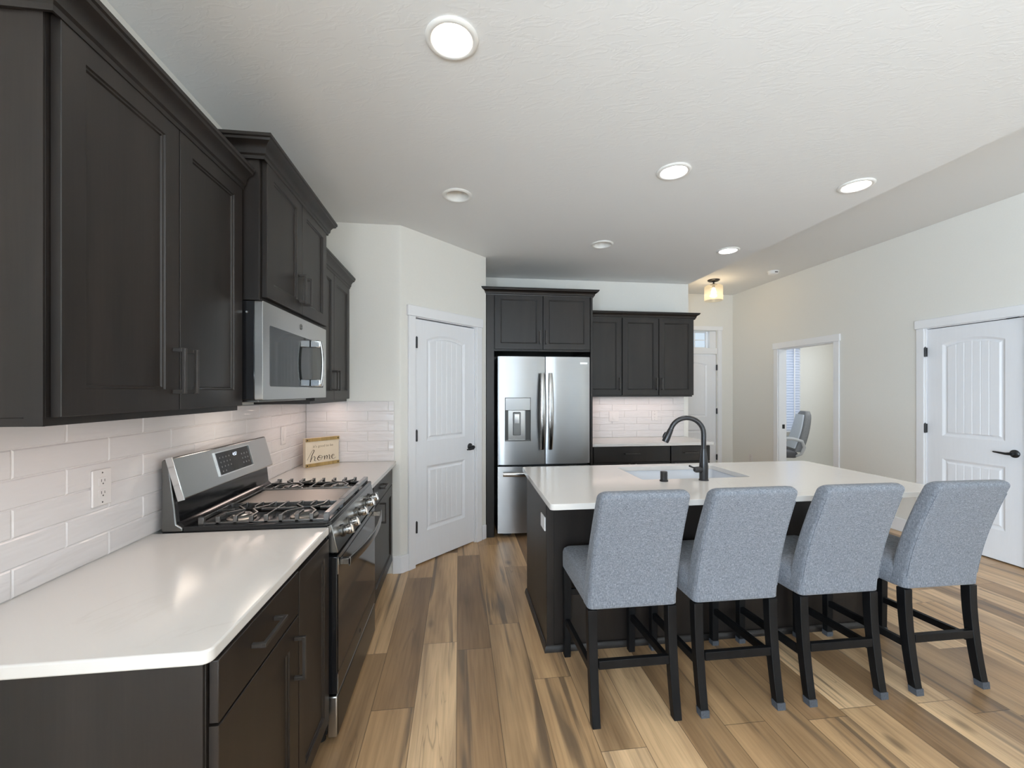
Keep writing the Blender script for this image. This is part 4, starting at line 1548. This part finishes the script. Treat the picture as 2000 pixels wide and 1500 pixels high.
poly = (arc(2.69, 2.02, 0.02, -90, 0, 4) + arc(2.69, 3.0, 0.02, 0, 90, 4)
        + arc(0.476, 3.0, 0.02, 90, 180, 4) + arc(0.460, 2.02, 0.02, 180, 270, 4))
hole = rrect(SKX0, SKX1, SKY0, SKY1, 0.02, 4)
m = MB().prism(poly, CB, CT, holes=[hole])
tag(build('countertop', m, 'quartz', loc=(1.58, 2.5, CB), bevel=0.004, seg=2), 'large white quartz island top with the sink and black faucet', 'countertop')
# undermount sink
c = thing('sink', 'white undermount sink basin set in the island top', 'sink', (1.49, 2.71, 0.65))
zb = 0.668
outer = rrect(SKX0 - 0.022, SKX1 + 0.022, SKY0 - 0.022, SKY1 + 0.022, 0.03, 4)
inner = rrect(SKX0 - 0.004, SKX1 + 0.004, SKY0 - 0.004, SKY1 + 0.004, 0.025, 4)
inb = rrect(SKX0 + 0.012, SKX1 - 0.012, SKY0 + 0.012, SKY1 - 0.012, 0.04, 4)
outb = rrect(SKX0 - 0.010, SKX1 + 0.010, SKY0 - 0.010, SKY1 + 0.010, 0.04, 4)
m = MB()
m.loft([[(x, y, zb - 0.012) for x, y in outb], [(x, y, CB - 0.001) for x, y in outer], [(x, y, CB - 0.001) for x, y in inner], [(x, y, zb + 0.01) for x, y in inb],
        [(x * 0.97 + 0.03 * 1.495, y * 0.97 + 0.03 * 2.71, zb) for x, y in inb]], True, True)
build('basin', m, 'sink', c)
build('drain', MB().lathe([(0.045, 0.0), (0.045, 0.002), (0.036, 0.003), (0.030, 0.001)], (1.495, 2.71, zb + 0.0003), 20), 'chrome', c)

# faucet
fx, fy = 1.497, 2.430
fd = Vector((-0.96, 0.28, 0)).normalized()
c = thing('faucet', 'black pull-down gooseneck faucet on the island top', 'faucet', (fx, fy, CT))
m = MB().lathe([(0.029, 0.0003), (0.029, 0.004), (0.026, 0.008), (0.026, 0.060), (0.0265, 0.085), (0.024, 0.110), (0.018, 0.165), (0.0155, 0.190)], (fx, fy, CT), 24)
build('base', m, 'faucet', c)
Rr = 0.098
zc = CT + 0.398 - 0.0150 - Rr
pts = [Vector((fx, fy, CT + 0.1905)), Vector((fx, fy, zc - 0.03)), Vector((fx, fy, zc))]
for i in range(1, 15):
    t = R(i * 162 / 14)
    pts.append(Vector((fx, fy, zc)) + fd * (Rr - Rr * math.cos(t)) + Vector((0, 0, Rr * math.sin(t))))
build('spout', MB().tube(pts, 0.0148, 16), 'faucet', c)
e, e2 = pts[-1], (pts[-1] - pts[-2]).normalized()
sp = MB().tube([e + e2 * 0.0005, e + e2 * 0.012, e + e2 * 0.02, e + e2 * 0.075, e + e2 * 0.092], [0.0155, 0.0165, 0.0175, 0.0215, 0.020], 16)
head = build('spray_head', sp, 'faucet', c)
pb = e + e2 * 0.045 + fd * 0.021
build('spray_button', MB().tube([pb - e2 * 0.020, pb, pb + e2 * 0.020], [0.006, 0.010, 0.007], 10), 'black', head)
hd = Vector((-0.97, -0.20, 0)).normalized()
hb_ = Vector((fx, fy, CT + 0.068))
m = MB().tube([hb_ + hd * 0.020, hb_ + hd * 0.030, hb_ + hd * 0.062, hb_ + hd * 0.070], [0.018, 0.0185, 0.0175, 0.012], 14)
hv = build('handle', m, 'faucet', c)
build('lever', MB().tube([hb_ + hd * 0.060 + Vector((0, 0, 0.010)), hb_ + hd * 0.085 + Vector((0, 0, 0.016)), hb_ + hd * 0.108 + Vector((0, 0, 0.026))], [0.0055, 0.005, 0.0062], 10), 'faucet', hv)
m = MB().lathe([(0.025, 0.0003), (0.025, 0.008), (0.021, 0.010), (0.021, 0.058), (0.019, 0.060)], (1.239, 2.432, CT), 24)
tag(build('air_gap', m, 'faucet', loc=(1.239, 2.432, CT), bevel=0.0008), 'short black cylinder cap beside the sink, left of the faucet', 'air gap cap')


# ------------------------------------------------------------------ bar stools
def make_stool(label, group):
    """stool in its own coordinates: x centred, y = 0 at the rear feet, facing +y"""
    root = thing('bar_stool', label, 'stool', (0, 0, 0), group)
    hw = 0.205
    # seat: boxed cushion with a domed top
    m = MB()
    rings = []
    yf, yr, z0, z1 = 0.526, 0.075, 0.475, 0.592
    for z, ins, dome in ((z0, 0.010, 0), (z0 + 0.012, 0.001, 0), (z0 + 0.05, 0.0, 0), (z1 - 0.030, 0.0, 0), (z1 - 0.012, 0.005, 0), (z1 - 0.002, 0.016, 0), (z1 + 0.006, 0.045, 0), (z1 + 0.011, 0.10, 0)):
        rings.append([(x, y, z) for x, y in rrect(-hw + ins, hw - ins, yr + ins * 0.6, yf - ins, 0.035 - min(0.02, ins * 0.3), 5)])
    m.loft(rings)
    build('seat', m, 'fabric', root, angle=60)
    # backrest: slab curving back towards the top with soft edges
    m = MB()
    zb_, zt_ = 0.478, 1.020
    rt = 0.030

    def rear(t):
        return 0.040 - 0.150 * t ** 1.55

    n = 26
    levels = [(zb_, 0.010), (zb_ + 0.003, 0.004), (zb_ + 0.008, 0.0)]
    levels += [(zb_ + 0.02 + (zt_ - rt - zb_ - 0.02) * i / 20, 0.0) for i in range(21)]
    levels += [(zt_ - rt + rt * math.sin(R(a)), rt * (1 - math.cos(R(a)))) for a in (15, 30, 45, 60, 75, 90)]
    rings = []
    for z, ins in levels:
        t = (z - zb_) / (zt_ - zb_)
        th = 0.088 - 0.012 * t
        x1_ = hw + 0.001 - 0.012 * t - ins * 0.85
        rings.append([(x, y, z) for x, y in rrect(-x1_, x1_, rear(t) + ins, rear(t) + th - ins, min(0.022, th / 2 - ins - 0.001), 5)])
    m.loft(rings)
    bk = build('backrest', m, 'fabric', root, angle=60)
    # welt seam running down both rear corners
    for s in (-1, 1):
        sm = MB()
        pts = []
        for i in range(3, n - 2):
            t = i / n
            z = zb_ + (zt_ - zb_) * t
            yb = 0.040 - 0.150 * t ** 1.55
            pts.append((s * (hw - 0.006 - 0.012 * t), yb + 0.0042, z))
        sm.tube(pts, 0.0018, 6)
        build('seam', sm, 'fabric', bk)
    # legs
    lw = 0.040
    zl = 0.476
    for s in (-1, 1):
        m = MB()
        rings = []
        for i in range(9):
            t = i / 8
            z = zl * (1 - t)
            y = 0.065 - 0.055 * t ** 1.8
            h = 0.021 - 0.003 * t
            x = s * (hw - 0.022)
            rings.append([(x - h, y - h, z), (x + h, y - h, z), (x + h, y + h, z), (x - h, y + h, z)])
        m.loft(rings)
        lg = build('leg', m, 'leg', root, bevel=0.002)
        q = MB()
        h = 0.0192
        x = s * (hw - 0.022)
        q.loft([[(x - h, 0.010 - h, 0.0), (x + h, 0.010 - h, 0.0), (x + h, 0.010 + h, 0.0), (x - h, 0.010 + h, 0.0)],
                [(x - h - 0.001, 0.0135 - h, 0.030), (x + h + 0.001, 0.0135 - h, 0.030), (x + h + 0.001, 0.0135 + h, 0.030), (x - h - 0.001, 0.0135 + h, 0.030)]])
        build('foot_pad', q, 'felt', lg)
    for s in (-1, 1):
        m = MB()
        x = s * (hw - 0.024)
        rings = []
        for t in (0.0, 0.5, 1.0):
            z = zl * (1 - t)
            h = 0.021 - 0.004 * t
            rings.append([(x - h, 0.497 - h, z), (x + h, 0.497 - h, z), (x + h, 0.497 + h, z), (x - h, 0.497 + h, z)])
        m.loft(rings)
        lg = build('leg', m, 'leg', root, bevel=0.002)
        h = 0.0185
        build('foot_pad', MB().box(x - h, x + h, 0.497 - h, 0.497 + h, 0.0, 0.026), 'felt', lg)
    rx = hw - 0.045
    build('stretcher', MB().box(-rx, rx, 0.030, 0.052, 0.225, 0.262), 'leg', root, bevel=0.0015)
    for s in (-1, 1):
        build('stretcher', MB().bar((s * (hw - 0.023), 0.056, 0.210), (s * (hw - 0.023), 0.485, 0.190), 0.022, 0.034), 'leg', root, bevel=0.0015)
    build('stretcher', MB().box(-rx, rx, 0.488, 0.508, 0.330, 0.362), 'leg', root, bevel=0.0015)
    build('apron', MB().box(-rx - 0.004, rx + 0.004, 0.482, 0.512, 0.4455, 0.4745), 'leg', root, bevel=0.0015)
    return root


st0 = make_stool('grey-blue linen bar stool nearest the refrigerator, at the island end', 'bar stools along the island')
stools = [(0.763, 'grey-blue linen bar stool at the island corner by the refrigerator, first of four'),
          (1.255, 'grey-blue linen bar stool in front of the faucet, second from the refrigerator end'),
          (1.780, 'grey-blue linen bar stool third from the refrigerator, between two other stools'),
          (2.335, 'grey-blue linen bar stool nearest the right-hand door, last of four')]
for i, (x, lab) in enumerate(stools):
    o = st0 if i == 0 else copy_tree(st0)
    o.location = (x, 1.734, 0)
    o['label'] = lab
# the first stool stands on bare feet: take its felt pads away
for lg in list(st0.children):
    for p in list(lg.children):
        if p.name.startswith('foot_pad'):
            bpy.data.objects.remove(p)

# ------------------------------------------------------------------ ceiling lights
LITS = [(-0.025, 1.585, True, 'lit recessed ceiling light directly above the range counter', 'warm'),
        (-0.010, 2.841, False, 'unlit recessed ceiling light in front of the pantry door', None),
        (1.267, 3.626, False, 'unlit recessed ceiling light in front of the refrigerator', None),
        (1.270, 2.370, True, 'lit recessed ceiling light above the middle of the island', 'cool'),
        (2.483, 3.637, True, 'lit recessed ceiling light near the entry hall lamp', 'cool'),
        (2.509, 2.389, True, 'lit recessed ceiling light furthest right, above the last bar stool', 'warm')]
for x, y, on, lab, tone in LITS:
    c = thing('recessed_light', lab, 'ceiling light', (x, y, CZ), 'recessed lights in the kitchen ceiling')
    m = MB()
    zb_ = CZ
    m.lathe([(0.074, 0.0), (0.098, -0.0005), (0.099, -0.004), (0.093, -0.009), (0.080, -0.011), (0.074, -0.006), (0.0735, 0.0)], (x, y, zb_), 40, cap0=False, cap1=False)
    build('trim_ring', m, 'can', c, angle=50)
    m = MB().lathe([(0.0735, -0.005), (0.071, 0.010), (0.060, 0.050), (0.058, 0.060)], (x, y, zb_), 40, cap0=False, cap1=False)
    build('baffle', m, 'can', c, angle=60)
    m = MB().lathe([(0.0575, 0.055), (0.0575, 0.058)], (x, y, zb_), 40)
    build('lens', m, ('lit_' + tone) if on else 'offlens', c)
    if on:
        cl = (1.0, 0.90, 0.78) if tone == 'warm' else (0.98, 0.97, 0.98)
        l = area('lamp_glow', (x, y, CZ + 0.050), (0, 0, 0), 0.10, 0.10, 4.0, cl, 'DISK', 150)
        l.parent = c
        l.location = (0, 0, 0.050)

# cut the cans out of the ceiling slab
cei = bpy.data.objects['ceiling']
bm = bmesh.new()
mm = MB()
holes = [[(x + 0.077 * math.cos(2 * math.pi * k / 40), y + 0.077 * math.sin(2 * math.pi * k / 40)) for k in range(40)] for x, y, *_ in LITS]
mm.prism([(XL - WT, YB - WT), (DROPX, YB - WT), (DROPX, YF + WT), (XL - WT, YF + WT)], CZ, CZ2 + 0.08, holes=holes)
bmesh.ops.remove_doubles(mm.bm, verts=mm.bm.verts, dist=1e-6)
bmesh.ops.recalc_face_normals(mm.bm, faces=mm.bm.faces)
mm.bm.to_mesh(cei.data)
mm.bm.free()

# entry hall semi-flush lamp
hx, hy = 3.62, 5.63
c = thing('hall_lamp', 'small semi-flush lamp with a glass drum shade in the entry hall', 'ceiling light', (hx, hy, CZ2))
build('canopy', MB().lathe([(0.002, 0.0), (0.082, -0.0005), (0.080, -0.012), (0.060, -0.024), (0.014, -0.032)], (hx, hy, CZ2), 28), 'black', c)
build('stem', MB().lathe([(0.010, -0.0325), (0.010, -0.050), (0.048, -0.066), (0.048, -0.074)], (hx, hy, CZ2), 24), 'black', c)
m = MB().lathe([(0.049, -0.0745), (0.100, -0.078), (0.121, -0.092), (0.125, -0.115), (0.125, -0.295), (0.122, -0.298), (0.119, -0.295), (0.119, -0.115), (0.115, -0.097), (0.098, -0.084), (0.049, -0.0805)], (hx, hy, CZ2), 36, cap0=False, cap1=False)
build('glass_shade', m, 'shade', c, angle=60)
build('socket', MB().lathe([(0.018, -0.0745), (0.018, -0.110)], (hx, hy, CZ2), 16), 'black', c)
build('bulb', MB().lathe([(0.012, -0.1105), (0.016, -0.125), (0.032, -0.155), (0.036, -0.180), (0.028, -0.205), (0.010, -0.218)], (hx, hy, CZ2), 20), 'bulb', c)
pl_ = bpy.data.lights.new('hall_bulb', 'POINT')
pl_.energy = 5.5
pl_.color = (1.0, 0.80, 0.56)
pl_.shadow_soft_size = 0.05
po = bpy.data.objects.new('hall_bulb', pl_)
po.parent = c
po.location = (0, 0, -0.235)
COL.objects.link(po)

# smoke detector
c = thing('smoke_detector', 'white round smoke detector on the entry ceiling', 'smoke detector', (4.148, 5.131, CZ2))
build('base', MB().lathe([(0.070, -0.0003), (0.070, -0.012)], (4.148, 5.131, CZ2), 28), 'plastic', c)
build('cover', MB().lathe([(0.062, -0.0125), (0.062, -0.030), (0.050, -0.042), (0.020, -0.044)], (4.148, 5.131, CZ2), 28), 'plastic', c)
build('sensor_slot', MB().box(4.125, 4.165, 5.066, 5.0695, CZ2 - 0.030, CZ2 - 0.018), 'slot', c)

# ------------------------------------------------------------------ office: blind and chair
c = thing('window_blind', 'white slatted blind on the office window', 'blind', (5.325, YE - 0.03, 2.2))
build('head_rail', MB().box(OWX0 - 0.02, OWX1 + 0.02, YE - 0.060, YE - 0.001, OWZ1 - 0.03, OWZ1 + 0.03), 'blind', c, bevel=0.002)
m = MB()
z = OWZ1 - 0.055
while z > OWZ0 + 0.03:
    m.prism([(YE - 0.046, z - 0.022), (YE - 0.020, z + 0.020), (YE - 0.018, z + 0.021), (YE - 0.048, z - 0.021)], OWX0, OWX1, ax=(1, 2, 0))
    z -= 0.044
build('slats', m, 'slat', c)
for x in (OWX0 + 0.12, OWX1 - 0.12):
    build('ladder_tape', MB().box(x - 0.012, x + 0.012, YE - 0.0550, YE - 0.0540, OWZ0 + 0.03, OWZ1 - 0.031), 'blind', c)
build('bottom_rail', MB().box(OWX0, OWX1, YE - 0.052, YE - 0.010, OWZ0 + 0.005, OWZ0 + 0.025), 'blind', c)

c = thing('office_chair', 'grey high-back office chair seen through the office opening', 'chair', (0, 0, 0))
# built facing -x with its base at the origin, then turned and moved into place
m = MB()
rings = []
pad = []
for i in range(13):
    t = i / 12
    z = 0.52 + 0.61 * t
    xb = 0.10 + 0.15 * t + 0.02 * math.sin(t * math.pi)
    hw_ = 0.215 - 0.06 * t ** 3
    th = 0.115 - 0.03 * t
    sh = 0.03 * max(0, (t - 0.9) / 0.1)
    rings.append([(xb + a, b, z) for a, b in rrect(-th / 2 + sh * 0.4, th / 2 - sh * 0.4, -hw_ + sh, hw_ - sh, 0.03, 4)])
    if 1 <= i <= 11:
        pad.append([(xb - th / 2 - 0.012 + a, b, z) for a, b in rrect(-0.012, 0.011, -hw_ + 0.03, hw_ - 0.03, 0.008, 3)])
m.loft(rings)
bk = build('backrest', m, 'chairgrey', c, angle=60)
build('backrest_lit_front', MB().loft(pad), 'chairlit', bk, angle=60)  # pale layer standing in for the window highlight on the backrest front
m = MB()
rings = []
for z, ins in ((0.43, 0.02), (0.45, 0.0), (0.50, 0.0), (0.53, 0.02), (0.54, 0.06)):
    rings.append([(-0.13 + a, b, z) for a, b in rrect(-0.22 + ins, 0.22 - ins, -0.23 + ins, 0.23 - ins, 0.06, 4)])
m.loft(rings)
build('seat', m, 'chairdark', c, angle=60)
for s in (-1, 1):
    y = s * 0.265
    m = MB().tube([(0.06, y - s * 0.05, 0.46), (0.11, y, 0.50), (0.15, y, 0.60), (0.12, y, 0.69), (0.0, y, 0.725), (-0.20, y, 0.725), (-0.26, y, 0.69)], [0.018, 0.020, 0.022, 0.022, 0.026, 0.026, 0.018], 10)
    build('armrest', m, 'chairarm', c)
m = MB().lathe([(0.030, 0.075), (0.030, 0.30), (0.020, 0.30), (0.020, 0.4295)], (-0.10, 0, 0), 16)
build('gas_lift', m, 'chairdark', c)
m = MB()
for k in range(5):
    a = 2 * math.pi * k / 5 + 0.3
    e = (-0.10 + 0.25 * math.cos(a), 0.25 * math.sin(a))
    m.bar((-0.10, 0, 0.095), (e[0], e[1], 0.075), 0.045, 0.028)
    build('caster', MB().lathe([(0.022, -0.018), (0.027, -0.012), (0.027, 0.012), (0.022, 0.018)], (e[0], e[1], 0.0275), 14, 'b'), 'chairdark', c)
build('star_base', m, 'chairarm', c)
c.location = (5.06, 5.98, 0)
c.rotation_euler.z = R(-22)
